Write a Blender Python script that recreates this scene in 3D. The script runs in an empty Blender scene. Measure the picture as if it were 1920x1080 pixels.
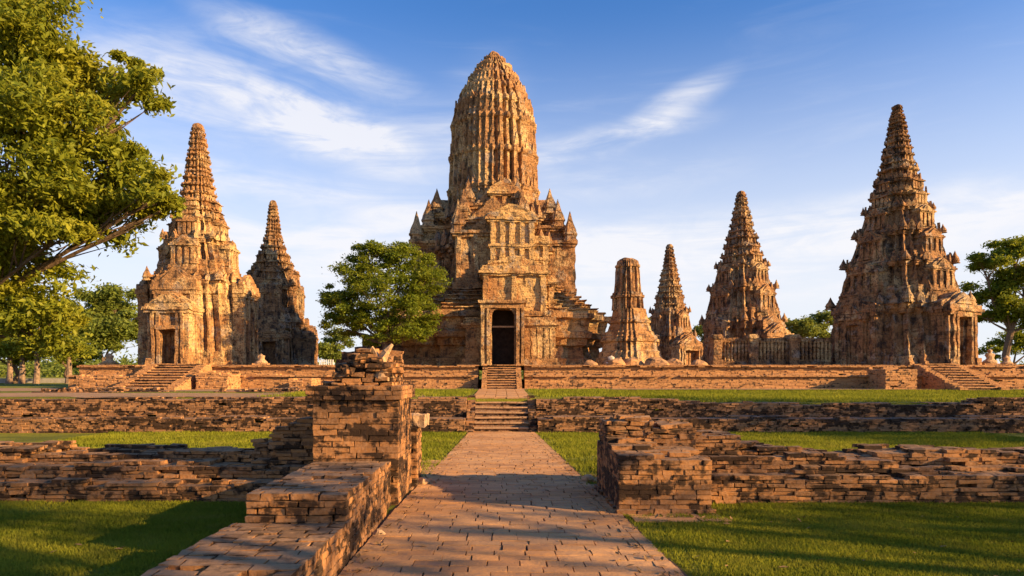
import bpy, math, random
import numpy as np
from mathutils import Vector
R = math.radians
random.seed(7); RNG = np.random.default_rng(11)
sc = bpy.context.scene
COL = sc.collection

# ------------------------------------------------------------------ camera
EYE = 2.0; F = 1250.0; VX = 940.0; VY = 700.0
cd = bpy.data.cameras.new('camera'); cam = bpy.data.objects.new('camera', cd); COL.objects.link(cam)
cam.location = (0, 0, EYE); cam.rotation_euler = (R(90), 0, 0)
cd.sensor_width = 36; cd.lens = 36*F/1920; cd.shift_y = (VY-540)/1920; cd.shift_x = (960-VX)/1920
cd.clip_end = 6000; cd.clip_start = 0.05
sc.camera = cam
def P(px, py, D): return ((px-VX)/F*D, D, EYE+(VY-py)/F*D)

# ------------------------------------------------------------------ light
SUN_EL = 17.0; SUN_AZ = 111.0      # azimuth of the sun measured from +Y (view direction) towards +X
sun = bpy.data.lights.new('sun', 'SUN'); so = bpy.data.objects.new('sun', sun); COL.objects.link(so)
sun.energy = 5.0; sun.angle = R(0.6); sun.color = (1.0, 0.645, 0.285)
sdir = Vector((math.sin(R(SUN_AZ))*math.cos(R(SUN_EL)), math.cos(R(SUN_AZ))*math.cos(R(SUN_EL)), math.sin(R(SUN_EL))))
so.rotation_euler = sdir.to_track_quat('Z', 'Y').to_euler(); so.location = sdir*200
sc.view_settings.view_transform = 'Standard'; sc.view_settings.look = 'None'
sc.view_settings.exposure = 1.4; sc.view_settings.gamma = 1

class NT:
    """tiny helper for node trees"""
    def __init__(s, nt): s.nt = nt; nt.nodes.clear()
    def n(s, t, **kw):
        nd = s.nt.nodes.new(t)
        ins = kw.pop('ins', {})
        for k, v in kw.items(): setattr(nd, k, v)
        for k, v in ins.items():
            if isinstance(v, bpy.types.NodeSocket): s.nt.links.new(v, nd.inputs[k])
            else: nd.inputs[k].default_value = v
        return nd
    def m(s, op, a, b=0.0, c=None, clamp=False):
        nd = s.nt.nodes.new('ShaderNodeMath'); nd.operation = op; nd.use_clamp = clamp
        for i, v in enumerate((a, b, c)):
            if v is None: continue
            if isinstance(v, bpy.types.NodeSocket): s.nt.links.new(v, nd.inputs[i])
            else: nd.inputs[i].default_value = v
        return nd.outputs[0]
    def mix(s, f, a, b, bt='MIX'):
        nd = s.nt.nodes.new('ShaderNodeMix'); nd.data_type = 'RGBA'; nd.blend_type = bt
        for k, v in ((0, f), (6, a), (7, b)):
            if isinstance(v, bpy.types.NodeSocket): s.nt.links.new(v, nd.inputs[k])
            else: nd.inputs[k].default_value = v if k == 0 or len(v) == 4 else (*v, 1)
        return nd.outputs[2]
    def ramp(s, v, lo, hi, a=0.0, b=1.0):
        nd = s.nt.nodes.new('ShaderNodeMapRange'); nd.interpolation_type = 'SMOOTHSTEP'
        s.nt.links.new(v, nd.inputs[0])
        for i, x in enumerate((lo, hi, a, b)): nd.inputs[i+1].default_value = x
        return nd.outputs[0]
    def noise(s, vec, scale, detail=4, rough=0.55, dist=0.0):
        nd = s.n('ShaderNodeTexNoise', ins={'Scale': scale, 'Detail': detail, 'Roughness': rough, 'Distortion': dist})
        s.nt.links.new(vec, nd.inputs['Vector']); return nd.outputs[0]
    def mapv(s, vec, scale=(1,1,1), rot=(0,0,0), loc=(0,0,0)):
        nd = s.n('ShaderNodeMapping', ins={'Scale': scale, 'Rotation': rot, 'Location': loc})
        s.nt.links.new(vec, nd.inputs['Vector']); return nd.outputs[0]
    def link(s, a, b): s.nt.links.new(a, b)

world = bpy.data.worlds.new('World'); sc.world = world; world.use_nodes = True
w = NT(world.node_tree)
sky = w.n('ShaderNodeTexSky', sky_type='NISHITA', sun_disc=False, sun_elevation=R(SUN_EL), sun_rotation=R(SUN_AZ),
          air_density=1.0, dust_density=0.6, ozone_density=2.2)
tc = w.n('ShaderNodeTexCoord').outputs['Generated']
sep = w.n('ShaderNodeSeparateXYZ', ins={0: tc})
az = w.m('ARCTAN2', sep.outputs[0], sep.outputs[1]); el = w.m('ARCSINE', sep.outputs[2])
ae = w.n('ShaderNodeCombineXYZ', ins={0: az, 1: el}).outputs[0]
# wisps of high cloud: soft banks (azimuth, elevation, half lengths, tilt, density) broken up by stretched noise
n1 = w.noise(w.mapv(ae, (1.9, 12.0, 1), (0, 0, 0.12)), 1.5, 8, 0.60, 0.9)
n2 = w.noise(w.mapv(ae, (4.0, 11.0, 1), (0, 0, -0.30)), 2.6, 6, 0.6, 1.4)
tot = None
def pang(px, py):
    dx = (px-VX)/F; dz = (VY-py)/F
    return math.atan2(dx, 1), math.asin(dz/math.sqrt(1+dx*dx+dz*dz))
for px, py, hx, hy, tilt, den in [(540,215,330,56,-0.10,0.62),(640,258,150,44,-0.30,0.95),(590,105,170,30,-0.25,0.9),
                                  (1130,268,150,24,0.14,0.95),(1255,205,90,24,0.40,0.8),(600,365,260,26,-0.08,0.8),
                                  (700,460,420,56,0.0,1.0),(1500,430,520,40,0.04,1.1),(1200,520,700,70,0.0,0.9),
                                  (330,130,160,60,0.1,0.4),(900,200,80,60,0.8,0.3),(1150,340,200,30,0.1,0.45),(300,300,160,60,-.1,.35)]:
    a0, e0 = pang(px, py)
    mp = w.mapv(ae, (1,1,1), (0,0,0), (-a0, -e0, 0))
    mp = w.mapv(mp, (F/hx, F/hy, 0), (0, 0, 0)) if tilt == 0 else w.mapv(w.mapv(mp, (1,1,1), (0,0,-tilt)), (F/hx, F/hy, 0))
    ln = w.n('ShaderNodeVectorMath', operation='LENGTH', ins={0: mp}).outputs['Value']
    g = w.ramp(ln, 1.7, 0.1, 0.0, den)
    tot = g if tot is None else w.m('ADD', tot, g)
wisp = w.m('MULTIPLY', w.ramp(n1, 0.26, 0.66), w.ramp(n2, 0.25, 0.65, 0.45, 1.0))
cloud = w.m('MULTIPLY', tot, wisp)
cloud = w.m('ADD', cloud, w.m('MULTIPLY', w.ramp(n1, 0.5, 0.8), w.ramp(el, 0.55, 0.1, 0.05, 0.25)))
cloud = w.m('MINIMUM', cloud, 0.82)
hz = w.ramp(el, 0.52, 0.04, 0.0, 0.92)          # milky air towards the horizon
tint = w.mix(1.0, sky.outputs[0], (0.66, 1.17, 1.80), 'MULTIPLY')
c1 = w.mix(hz, tint, (6.9, 7.0, 7.4))
c2 = w.mix(cloud, c1, (7.4, 7.3, 7.5))
bg = w.n('ShaderNodeBackground', ins={0: c2, 1: 0.050})
w.link(bg.outputs[0], w.n('ShaderNodeOutputWorld').inputs[0])

# ------------------------------------------------------------------ numpy noise
def _h(ix, iy, iz, s):
    n = (ix*374761393 + iy*668265263 + iz*2147483647 + s*1274126177) & 0xffffffff
    n = ((n ^ (n >> 13)) * 1274126177) & 0xffffffff
    n = ((n ^ (n >> 16)) * 2246822519) & 0xffffffff
    return ((n ^ (n >> 15)) & 0xffff)/32767.5 - 1
def vn(Pt, s=0):
    Pt = np.asarray(Pt, float); I = np.floor(Pt).astype(np.int64); f = Pt-I; f = f*f*(3-2*f)
    x, y, z = I.T; fx, fy, fz = f.T
    def l(a, b, t): return a+(b-a)*t
    return l(l(l(_h(x,y,z,s), _h(x+1,y,z,s), fx), l(_h(x,y+1,z,s), _h(x+1,y+1,z,s), fx), fy),
             l(l(_h(x,y,z+1,s), _h(x+1,y,z+1,s), fx), l(_h(x,y+1,z+1,s), _h(x+1,y+1,z+1,s), fx), fy), fz)
def fbm(Pt, s=0, o=3):
    r = 0; a = 0.55
    for i in range(o): r = r + a*vn(Pt*(2**i)+i*17.3, s+i); a *= 0.5
    return r
def rough(V, amp, freq, s=0, o=3):
    V = np.asarray(V, float)
    return V + amp*np.stack([fbm(V*freq, s+k*31, o) for k in range(3)], 1)
def n1d(x, y=0.0, s=0):
    x = np.atleast_1d(np.asarray(x, float)); return vn(np.stack([x, np.full_like(x, 0)+y, np.zeros_like(x)], 1), s)

# ------------------------------------------------------------------ mesh building
class MB:
    def __init__(s): s.V = []; s.F = []; s.C = []; s.n = 0
    def add(s, V, Fc, c=None):
        V = np.asarray(V, float).reshape(-1, 3)
        Fl = Fc if isinstance(Fc, list) else [Fc]
        for f in Fl:
            f = np.asarray(f, int)
            if f.size: s.F.append(f + s.n)
        s.V.append(V); s.n += len(V)
        s.C.append(np.full(len(V), 0.5) if c is None else np.broadcast_to(c, (len(V),)))
    def box(s, a, b, step=None, c=None, taper=1.0):
        a = np.array(a, float); b = np.array(b, float)
        if step is None: n = (1, 1, 1)
        else: n = tuple(max(1, int(math.ceil((b[i]-a[i])/step))) for i in range(3))
        for ax in range(3):
            u, v = (ax+1) % 3, (ax+2) % 3
            gu = np.linspace(a[u], b[u], n[u]+1); gv = np.linspace(a[v], b[v], n[v]+1)
            U, W = np.meshgrid(gu, gv, indexing='ij')
            idx = np.arange(U.size).reshape(U.shape)
            q = np.stack([idx[:-1,:-1], idx[1:,:-1], idx[1:,1:], idx[:-1,1:]], -1).reshape(-1, 4)
            for side, val in ((0, a[ax]), (1, b[ax])):
                V = np.zeros((U.size, 3)); V[:, u] = U.ravel(); V[:, v] = W.ravel(); V[:, ax] = val
                if taper != 1.0:
                    t = (V[:, 2]-a[2])/(b[2]-a[2]); k = 1+(taper-1)*t; cxy = (a[:2]+b[:2])/2
                    V[:, :2] = cxy+(V[:, :2]-cxy)*k[:, None]
                s.add(V, q if side else q[:, ::-1], c)
    def outline(s, pts, y0, y1, c=None):
        """extrude an outline in the XZ plane between y0 and y1"""
        n = len(pts); A = [(x, y0, z) for x, z in pts]; B = [(x, y1, z) for x, z in pts]
        cx = sum(p[0] for p in pts)/n; cz = sum(p[1] for p in pts)/n
        V = A+B+[(cx, y0, cz), (cx, y1, cz)]
        q = [(i, (i+1) % n, n+(i+1) % n, n+i) for i in range(n)]
        t = [((i+1) % n, i, 2*n) for i in range(n)]+[(n+i, n+(i+1) % n, 2*n+1) for i in range(n)]
        s.add(V, [np.array(q)[:, ::-1], np.array(t)[:, ::-1]], c)
    def rings(s, rings, closed_top=True, c=None):
        """loft equal-size rings"""
        m = len(rings); n = len(rings[0]); V = np.concatenate(rings)
        i = np.arange(n); j = (i+1) % n; q = []
        for k in range(m-1): q.append(np.stack([k*n+i, k*n+j, (k+1)*n+j, (k+1)*n+i], 1))
        Fs = [np.concatenate(q)]
        if closed_top:
            ct = rings[-1].mean(0)[None]; V = np.concatenate([V, ct]); top = m*n
            Fs.append(np.stack([(m-1)*n+i, (m-1)*n+j, np.full(n, top)], 1))
        s.add(V, Fs, c)
    def tube(s, pts, rad, seg=7, c=None):
        pts = [Vector(p) for p in pts]; rg = []
        for k, p in enumerate(pts):
            d = (pts[min(k+1, len(pts)-1)]-pts[max(k-1, 0)]).normalized()
            u = d.cross(Vector((0.13, 0.31, 0.9))); u = u.normalized() if u.length > 1e-4 else Vector((1, 0, 0)); v = d.cross(u)
            r = rad[k]
            rg.append(np.array([p+(u*math.cos(a)+v*math.sin(a))*r for a in [2*math.pi*i/seg for i in range(seg)]]))
        s.rings(rg, True, c)
    def arrays(s):
        return np.concatenate(s.V), s.F, np.concatenate(s.C)
    def xform(s, rz, loc):
        c, sn = math.cos(rz), math.sin(rz); M = np.array([[c, -sn, 0], [sn, c, 0], [0, 0, 1]])
        s.V = [v@M.T+np.array(loc) for v in s.V]; return s
    def build(s, name, mat, parent=None, origin=None, disp=None, smooth=False):
        V, Fs, C = s.arrays()
        if disp: V = rough(V, *disp)
        if origin is None: origin = parent_world(parent) if parent else (0, 0, 0)
        V = V-np.array(origin, float)
        me = bpy.data.meshes.new(name)
        tot = [len(f) for f in Fs]; nl = sum(f.size for f in Fs); npoly = sum(tot)
        me.vertices.add(len(V)); me.vertices.foreach_set('co', V.astype(np.float32).ravel())
        me.loops.add(nl); me.loops.foreach_set('vertex_index', np.concatenate([f.ravel() for f in Fs]).astype(np.int32))
        me.polygons.add(npoly)
        lens = np.concatenate([np.full(len(f), f.shape[1]) for f in Fs])
        me.polygons.foreach_set('loop_start', np.concatenate([[0], np.cumsum(lens)[:-1]]).astype(np.int32))
        me.update(calc_edges=True)
        at = me.attributes.new('rnd', 'FLOAT', 'POINT'); at.data.foreach_set('value', C.astype(np.float32))
        if smooth: me.shade_smooth()
        else: me.shade_flat()
        me.materials.append(mat)
        o = bpy.data.objects.new(name, me); COL.objects.link(o)
        if parent: o.parent = parent; o.location = Vector(origin)-Vector(parent_world(parent))
        else: o.location = origin
        return o
def parent_world(p):
    v = Vector(p.location)
    while p.parent: p = p.parent; v += Vector(p.location)
    return tuple(v)
def empty(name, loc):
    o = bpy.data.objects.new(name, None); COL.objects.link(o); o.location = loc; o.empty_display_size = 0.3; return o
def tag(o, label=None, cat=None, group=None, kind=None):
    if label: o['label'] = label
    if cat: o['category'] = cat
    if group: o['group'] = group
    if kind: o['kind'] = kind
    return o

# ------------------------------------------------------------------ materials
def new_mat(name):
    m = bpy.data.materials.new(name); m.use_nodes = True; return m, NT(m.node_tree)
def finish(t, col, rough_=0.9, bump=None, bstr=0.5, bdist=0.02, spec=0.15):
    b = t.n('ShaderNodeBsdfPrincipled', ins={'Base Color': col, 'Roughness': rough_})
    b.inputs['Specular IOR Level'].default_value = spec
    if bump is not None:
        bp = t.n('ShaderNodeBump', ins={'Strength': bstr, 'Distance': bdist, 'Height': bump}); t.link(bp.outputs[0], b.inputs['Normal'])
    t.link(b.outputs[0], t.n('ShaderNodeOutputMaterial').inputs[0]); return b
def brick_mat(name, a, b, dark, stain=0.5, pale=(0.42, 0.33, 0.25), topc=(0.26, 0.20, 0.16), bd=0.02, bev=False):
    m, t = new_mat(name)
    p = t.n('ShaderNodeNewGeometry'); pos = p.outputs['Position']
    rnd = t.n('ShaderNodeAttribute', attribute_name='rnd').outputs['Fac']
    rnd2 = t.m('FRACT', t.m('MULTIPLY', rnd, 37.7))
    c = t.mix(t.ramp(rnd, 0.05, 0.95), a, b)
    fine = t.noise(pos, 22, 6, 0.65); med = t.noise(pos, 6, 5, 0.6)
    c = t.mix(t.ramp(fine, 0.35, 0.75, 0, 0.55), c, pale)
    big = t.noise(t.mapv(pos, (0.55, 0.55, 2.4)), 1.5, 5, 0.62, 0.4)
    st = t.m('ADD', big, t.m('MULTIPLY', t.m('SUBTRACT', rnd2, 0.5), 0.13))
    st = t.m('ADD', st, t.m('MULTIPLY', t.m('SUBTRACT', med, 0.5), 0.95))
    mask = t.ramp(st, 0.66-stain*0.26, 0.80-stain*0.26)
    up = t.n('ShaderNodeSeparateXYZ', ins={0: p.outputs['Normal']}).outputs[2]
    upm = t.ramp(up, 0.5, 0.95)
    c = t.mix(t.m('MULTIPLY', upm, 0.75), c, topc)
    c = t.mix(t.m('MULTIPLY', mask, t.m('SUBTRACT', 0.93, t.m('MULTIPLY', upm, 0.45))), c, dark)
    h = t.m('ADD', t.m('MULTIPLY', fine, 0.6), med)
    b = finish(t, c, 0.92, h, 0.9, bd)
    if bev:          # worn, rounded arrises
        bv = t.n('ShaderNodeBevel', samples=3, ins={'Radius': 0.014}); bp = b.inputs['Normal'].links[0].from_node; t.link(bv.outputs[0], bp.inputs['Normal'])
    return m
M_brick = brick_mat('weathered_brick', (0.38, 0.170, 0.056), (0.19, 0.090, 0.036), (0.026, 0.017, 0.012), 0.80, pale=(0.40,0.24,0.14), topc=(0.32,0.20,0.11), bev=True)
M_brick_mid = brick_mat('retaining_brick', (0.35, 0.17, 0.068), (0.20, 0.10, 0.048), (0.028, 0.018, 0.013), 0.90, pale=(0.38,0.24,0.15), topc=(0.25,0.17,0.12))
M_brick_far = brick_mat('terrace_brick', (0.45, 0.23, 0.095), (0.37, 0.18, 0.078), (0.07, 0.045, 0.03), 0.34, pale=(0.47,0.29,0.15), topc=(0.36, 0.22, 0.12), bd=0.04)

M_riser = brick_mat('step_riser', (0.26, 0.12, 0.05), (0.18, 0.085, 0.04), (0.028, 0.018, 0.013), 0.85)  # shade of the risers put into the colour, darker than the treads
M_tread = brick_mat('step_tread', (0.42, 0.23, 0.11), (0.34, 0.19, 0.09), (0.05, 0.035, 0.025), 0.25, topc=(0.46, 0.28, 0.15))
def tower_mat(name, a, b, pl, stain, plaster):
    m, t = new_mat(name)
    g = t.n('ShaderNodeNewGeometry'); pos = g.outputs['Position']
    big = t.noise(pos, 0.42, 5, 0.6, 0.3); med = t.noise(pos, 1.7, 6, 0.65, 0.2); fine = t.noise(pos, 7, 6, 0.65)
    lay = t.noise(t.mapv(pos, (0.8, 0.8, 7.5)), 1.2, 5, 0.6)       # brick beds
    col = t.noise(t.mapv(pos, (3.2, 3.2, 0.35)), 1.3, 4, 0.6)      # runs of rain down the walls
    c = t.mix(t.ramp(med, 0.3, 0.7), a, b)
    c = t.mix(t.m('MULTIPLY', t.ramp(t.m('ADD', big, t.m('MULTIPLY', t.m('SUBTRACT', fine, 0.5), 0.35)), 0.58-plaster*0.2, 0.66-plaster*0.2), 0.85), c, pl)
    c = t.mix(t.ramp(lay, 0.52, 0.68, 0, 0.6), c, tuple(x*0.38 for x in a))
    stn = t.m('ADD', t.m('MULTIPLY', col, 0.5), t.m('MULTIPLY', med, 0.6))
    c = t.mix(t.ramp(stn, 0.66-stain*0.2, 0.78-stain*0.2, 0, 0.9), c, (0.045, 0.032, 0.026))
    gs = t.noise(pos, 0.85, 6, 0.7, 0.6)                             # grey remains of stucco
    c = t.mix(t.ramp(gs, 0.55, 0.62, 0, 0.65), c, (0.37, 0.30, 0.235))
    spot = t.m('ADD', t.m('MULTIPLY', fine, 0.7), t.m('MULTIPLY', t.noise(pos, 2.6, 5, 0.7, 0.5), 0.6))
    c = t.mix(t.ramp(spot, 0.70-stain*0.06, 0.80-stain*0.06, 0, 0.8), c, (0.06, 0.042, 0.034))
    ao = t.ramp(fine, 0.34, 0.48, 0.45, 1.0)
    c = t.mix(1.0, c, t.n('ShaderNodeCombineColor', ins={0: ao, 1: ao, 2: ao}).outputs[0], 'MULTIPLY')
    h = t.m('ADD', t.m('MULTIPLY', lay, 0.9), t.m('ADD', fine, t.m('MULTIPLY', med, 0.5)))
    finish(t, c, 0.93, h, 1.0, 0.13); return m
M_tower = tower_mat('ruined_stucco', (0.42, 0.225, 0.100), (0.27, 0.140, 0.066), (0.58, 0.395, 0.20), 0.60, 0.36)
M_tower_dark = tower_mat('dark_stucco', (0.30, 0.165, 0.09), (0.20, 0.105, 0.062), (0.42, 0.30, 0.19), 0.85, 0.2)  # darker, more heavily stained variant of the tower stucco
M_tower_warm = tower_mat('ochre_stucco', (0.46, 0.248, 0.104), (0.33, 0.172, 0.076), (0.64, 0.435, 0.205), 0.46, 0.48)

M_plaster = tower_mat('bright_plaster', (0.50, 0.26, 0.10), (0.36, 0.17, 0.075), (0.67, 0.43, 0.18), 0.36, 0.85)  # tower stucco with more, brighter plaster and fewer stains

def grass_mat(name, blade):
    m, t = new_mat(name)
    pos = t.n('ShaderNodeNewGeometry').outputs['Position']
    big = t.noise(t.mapv(pos, (0.25, 0.8, 1)), 1.0, 5, 0.6, 0.5); fine = t.noise(pos, 30 if not blade else 3, 5, 0.7)
    c = t.mix(t.ramp(big, 0.35, 0.66), (0.11, 0.14, 0.013), (0.27, 0.275, 0.028))
    c = t.mix(t.ramp(fine, 0.4, 0.75, 0, 0.5), c, (0.27, 0.23, 0.05))
    c = t.mix(t.ramp(t.noise(pos, 0.7, 6, 0.7, 0.4), 0.56, 0.72, 0, 0.6), c, (0.30, 0.24, 0.07))
    if blade:
        rnd = t.n('ShaderNodeAttribute', attribute_name='rnd').outputs['Fac']
        c = t.mix(t.ramp(rnd, 0.0, 1.0, 0.0, 0.5), c, (0.22, 0.25, 0.025))
        d = t.n('ShaderNodeBsdfDiffuse', ins={0: c}); tr = t.n('ShaderNodeBsdfTranslucent', ins={0: c})
        mx = t.n('ShaderNodeMixShader', ins={0: 0.35, 1: d.outputs[0], 2: tr.outputs[0]})
        t.link(mx.outputs[0], t.n('ShaderNodeOutputMaterial').inputs[0])
    else:
        c = t.mix(0.15, c, (0.07, 0.07, 0.014))
        finish(t, c, 0.95, t.noise(pos, 14, 8, 0.75), 1.0, 0.10)
    return m
M_ground = grass_mat('lawn_ground', False); M_blade = grass_mat('grass_blade', True)
def earth_mat():
    m, t = new_mat('bare_earth'); pos = t.n('ShaderNodeNewGeometry').outputs['Position']
    big = t.noise(t.mapv(pos, (0.2, 1.0, 1)), 1.0, 5, 0.6, 0.6); f = t.noise(pos, 9, 6, 0.65)
    c = t.mix(t.ramp(big, 0.4, 0.62), (0.36, 0.21, 0.11), (0.23, 0.15, 0.075))
    c = t.mix(t.ramp(f, 0.4, 0.7, 0, 0.5), c, (0.43, 0.29, 0.17))
    finish(t, c, 0.95, f, 0.7, 0.05); return m
M_earth = earth_mat()
def paver_mat(name='path_paver', jc=None):
    m, t = new_mat(name); pos = t.n('ShaderNodeNewGeometry').outputs['Position']
    rnd = t.n('ShaderNodeAttribute', attribute_name='rnd').outputs['Fac']
    c = t.mix(rnd, (0.58, 0.29, 0.105), (0.36, 0.18, 0.072))
    big = t.noise(t.mapv(pos, (0.5, 0.9, 1)), 0.9, 4, 0.6, 0.4); f = t.noise(pos, 28, 6, 0.65); md = t.noise(pos, 5, 5, 0.6)
    c = t.mix(t.ramp(big, 0.4, 0.62, 0, 0.7), c, (0.60, 0.34, 0.15))
    c = t.mix(t.ramp(md, 0.52, 0.72, 0, 0.5), c, (0.20, 0.13, 0.10))
    c = t.mix(t.ramp(f, 0.4, 0.72, 0, 0.35), c, (0.24, 0.15, 0.11))
    finish(t, c, 0.85, t.m('ADD', f, md), 0.6, 0.012, 0.25); return m
M_paver = paver_mat()
def plain(name, col, r=0.9, nz=6, var=0.3, bd=0.02):
    m, t = new_mat(name); pos = t.n('ShaderNodeNewGeometry').outputs['Position']
    f = t.noise(pos, nz, 6, 0.65)
    c = t.mix(t.ramp(f, 0.3, 0.7), tuple(x*(1-var) for x in col), tuple(min(1, x*(1+var)) for x in col))
    finish(t, c, r, f, 0.8, bd); return m
M_soil = plain('joint_soil', (0.10, 0.065, 0.045), nz=14)
M_bark = plain('bark', (0.14, 0.095, 0.065), nz=9, var=0.45, bd=0.04)
M_bark_pale = plain('pale_bark', (0.20, 0.14, 0.10), nz=6, var=0.4)
M_stone = plain('sandstone', (0.42, 0.27, 0.15), nz=7, var=0.35, bd=0.05)
M_grey = plain('grey_concrete', (0.32, 0.30, 0.28), nz=3, var=0.15)
M_white = plain('white_paint', (0.72, 0.70, 0.66), nz=3, var=0.08)
M_void = plain('interior_shade', (0.035, 0.024, 0.018), nz=3, var=0.4)  # doorway shade put into the colour of the back panels
M_litter = plain('dry_leaf', (0.24, 0.14, 0.06), nz=3, var=.4)
def leaf_mat(name, a, b, y, trans=0.35):
    m, t = new_mat(name); pos = t.n('ShaderNodeNewGeometry').outputs['Position']
    rnd = t.n('ShaderNodeAttribute', attribute_name='rnd').outputs['Fac']
    c = t.mix(rnd, a, b); c = t.mix(t.ramp(t.noise(pos, 0.9, 4, 0.6), 0.45, 0.7, 0, 0.6), c, y)
    d = t.n('ShaderNodeBsdfPrincipled', ins={'Base Color': c, 'Roughness': 0.55}); d.inputs['Specular IOR Level'].default_value = 0.25
    tr = t.n('ShaderNodeBsdfTranslucent', ins={0: t.mix(0.5, c, y)})
    mx = t.n('ShaderNodeMixShader', ins={0: trans, 1: d.outputs[0], 2: tr.outputs[0]})
    t.link(mx.outputs[0], t.n('ShaderNodeOutputMaterial').inputs[0]); return m
M_leaf_near = leaf_mat('broad_leaf', (0.12, 0.16, 0.015), (0.30, 0.32, 0.026), (0.38, 0.35, 0.028), 0.45)
M_leaf_mid = leaf_mat('green_leaf', (0.09, 0.14, 0.014), (0.21, 0.26, 0.02), (0.29, 0.29, 0.022), 0.45)
M_leaf_far = leaf_mat('distant_leaf', (0.12, 0.17, 0.03), (0.21, 0.26, 0.045), (0.28, 0.29, 0.05), 0.45)

# ------------------------------------------------------------------ masonry of single bricks
def bricks(mb, C, H, rz=0.0, jit=0.006, dark=None):
    """C centres (N,3), H half sizes (N,3)"""
    N = len(C)
    if N == 0: return
    S = np.array([[-1,-1,-1],[1,-1,-1],[1,1,-1],[-1,1,-1],[-1,-1,1],[1,-1,1],[1,1,1],[-1,1,1]], float)
    V = S[None]*H[:, None, :]+RNG.uniform(-jit, jit, (N, 8, 3))
    a = rz+RNG.normal(0, 0.012, N); c, s = np.cos(a)[:, None], np.sin(a)[:, None]
    X = V[:, :, 0]*c-V[:, :, 1]*s; Y = V[:, :, 0]*s+V[:, :, 1]*c
    V = np.stack([X, Y, V[:, :, 2]], 2)+C[:, None, :]
    f = np.array([[0,3,2,1],[4,5,6,7],[0,1,5,4],[1,2,6,5],[2,3,7,6],[3,0,4,7]])
    Fq = (f[None]+8*np.arange(N)[:, None, None]).reshape(-1, 4)
    mb.add(V.reshape(-1, 3), Fq, np.repeat(RNG.random(N), 8))
def wall(mb, x0, x1, y0, y1, z0, hf, L=0.30, W=0.15, H=0.075, jit=0.006, gap=0.005, layers=2, proud=0.012, miss=0.03):
    """fill the block with courses of bricks up to the height hf(x, y)"""
    ny = max(1, int(round((y1-y0)/W))); W = (y1-y0)/ny
    zmax = 0
    xs = np.linspace(x0, x1, 60); zmax = max(float(np.max(hf(xs, np.full(60, yy)))) for yy in np.linspace(y0, y1, 8))
    nc = int((zmax)/H)+2
    CC = []; HH = []
    for k in range(nc):
        zc = k*H+H/2
        for j in range(ny):
            off = (k % 2)*L/2+(j % 2)*L*0.27
            e = [x0]; x = x0-off
            while x < x1:
                x += L*random.uniform(0.8, 1.2)
                if x > x0+0.07 and x < x1-0.07: e.append(x)
            e.append(x1); e = np.array(e)
            xc = (e[:-1]+e[1:])/2; hx = (e[1:]-e[:-1])/2; yc = np.full_like(xc, y0+(j+.5)*W)
            h = hf(xc, yc); ok = h >= zc+H*0.1
            ex = (h < zc+H*(layers+.6)) | (j < layers) | (j >= ny-layers) | (xc < x0+L*layers) | (xc > x1-L*layers)
            for dx, dy in ((L*1.5, 0), (-L*1.5, 0), (0, W*1.6), (0, -W*1.6)): ex |= hf(xc+dx, yc+dy) < zc+H*0.2
            topl = h < zc+H*1.2
            ok &= ex & ~(topl & (RNG.random(len(xc)) < miss*3)) & (RNG.random(len(xc)) > miss*0.25)
            n = int(ok.sum())
            if not n: continue
            C = np.stack([xc[ok], yc[ok], np.full(n, z0+zc)], 1)
            C[:, 1] += RNG.uniform(-proud, proud, n)*1.0; C[:, 2] += RNG.uniform(-.002, .002, n)
            Hh = np.stack([hx[ok]-gap*RNG.uniform(.5, 1.3, n), np.full(n, W/2-gap*.5), np.full(n, H/2-gap*.45)], 1)
            CC.append(C); HH.append(Hh)
    if CC:
        V0 = np.concatenate(CC); bricks(mb, V0, np.concatenate(HH), 0, jit)
def steps_noise(seed, fx=1.3, fy=2.0, amp=0.12, q=0.075):
    def f(x, y):
        n = vn(np.stack([x*fx, y*fy, np.zeros_like(x)+seed*3.7], 1), seed)+0.5*vn(np.stack([x*fx*3, y*fy*2, np.zeros_like(x)], 1), seed+5)
        return np.round(n*amp/q)*q
    return f

# ------------------------------------------------------------------ the ground
UP = 1.13                      # level of the upper lawn
TZ = 2.50                      # top of the temple terrace
RETY = 23.95
def ground_z(x, y):
    up = np.where(x > 5.5, 0.93, UP); up = up+(UP-up)*np.clip((y-RETY)/16, 0, 1)
    base = 0.03*vn(np.stack([x*0.3, y*0.3, x*0], 1), 3)
    return np.where(y > RETY, up, base*0+0)
gx = np.unique(np.concatenate([np.linspace(-1800, -80, 9), np.linspace(-80, 80, 81), np.linspace(80, 1800, 9)]))
gy = np.array([-400, -100, -30, -10, 0, 4, 8, 12, 16, 20, RETY, RETY+0.02, 26, 28, 30, 33, 36, 40, 50, 70, 100, 160, 300, 700, 1500, 3500.])
GX, GY = np.meshgrid(gx, gy, indexing='ij'); GZ = ground_z(GX.ravel(), GY.ravel())
idx = np.arange(GX.size).reshape(GX.shape)
mb = MB(); mb.add(np.stack([GX.ravel(), GY.ravel(), GZ], 1), np.stack([idx[:-1,:-1], idx[1:,:-1], idx[1:,1:], idx[:-1,1:]], -1).reshape(-1, 4))
tag(mb.build('ground', M_ground), kind='structure')

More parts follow.
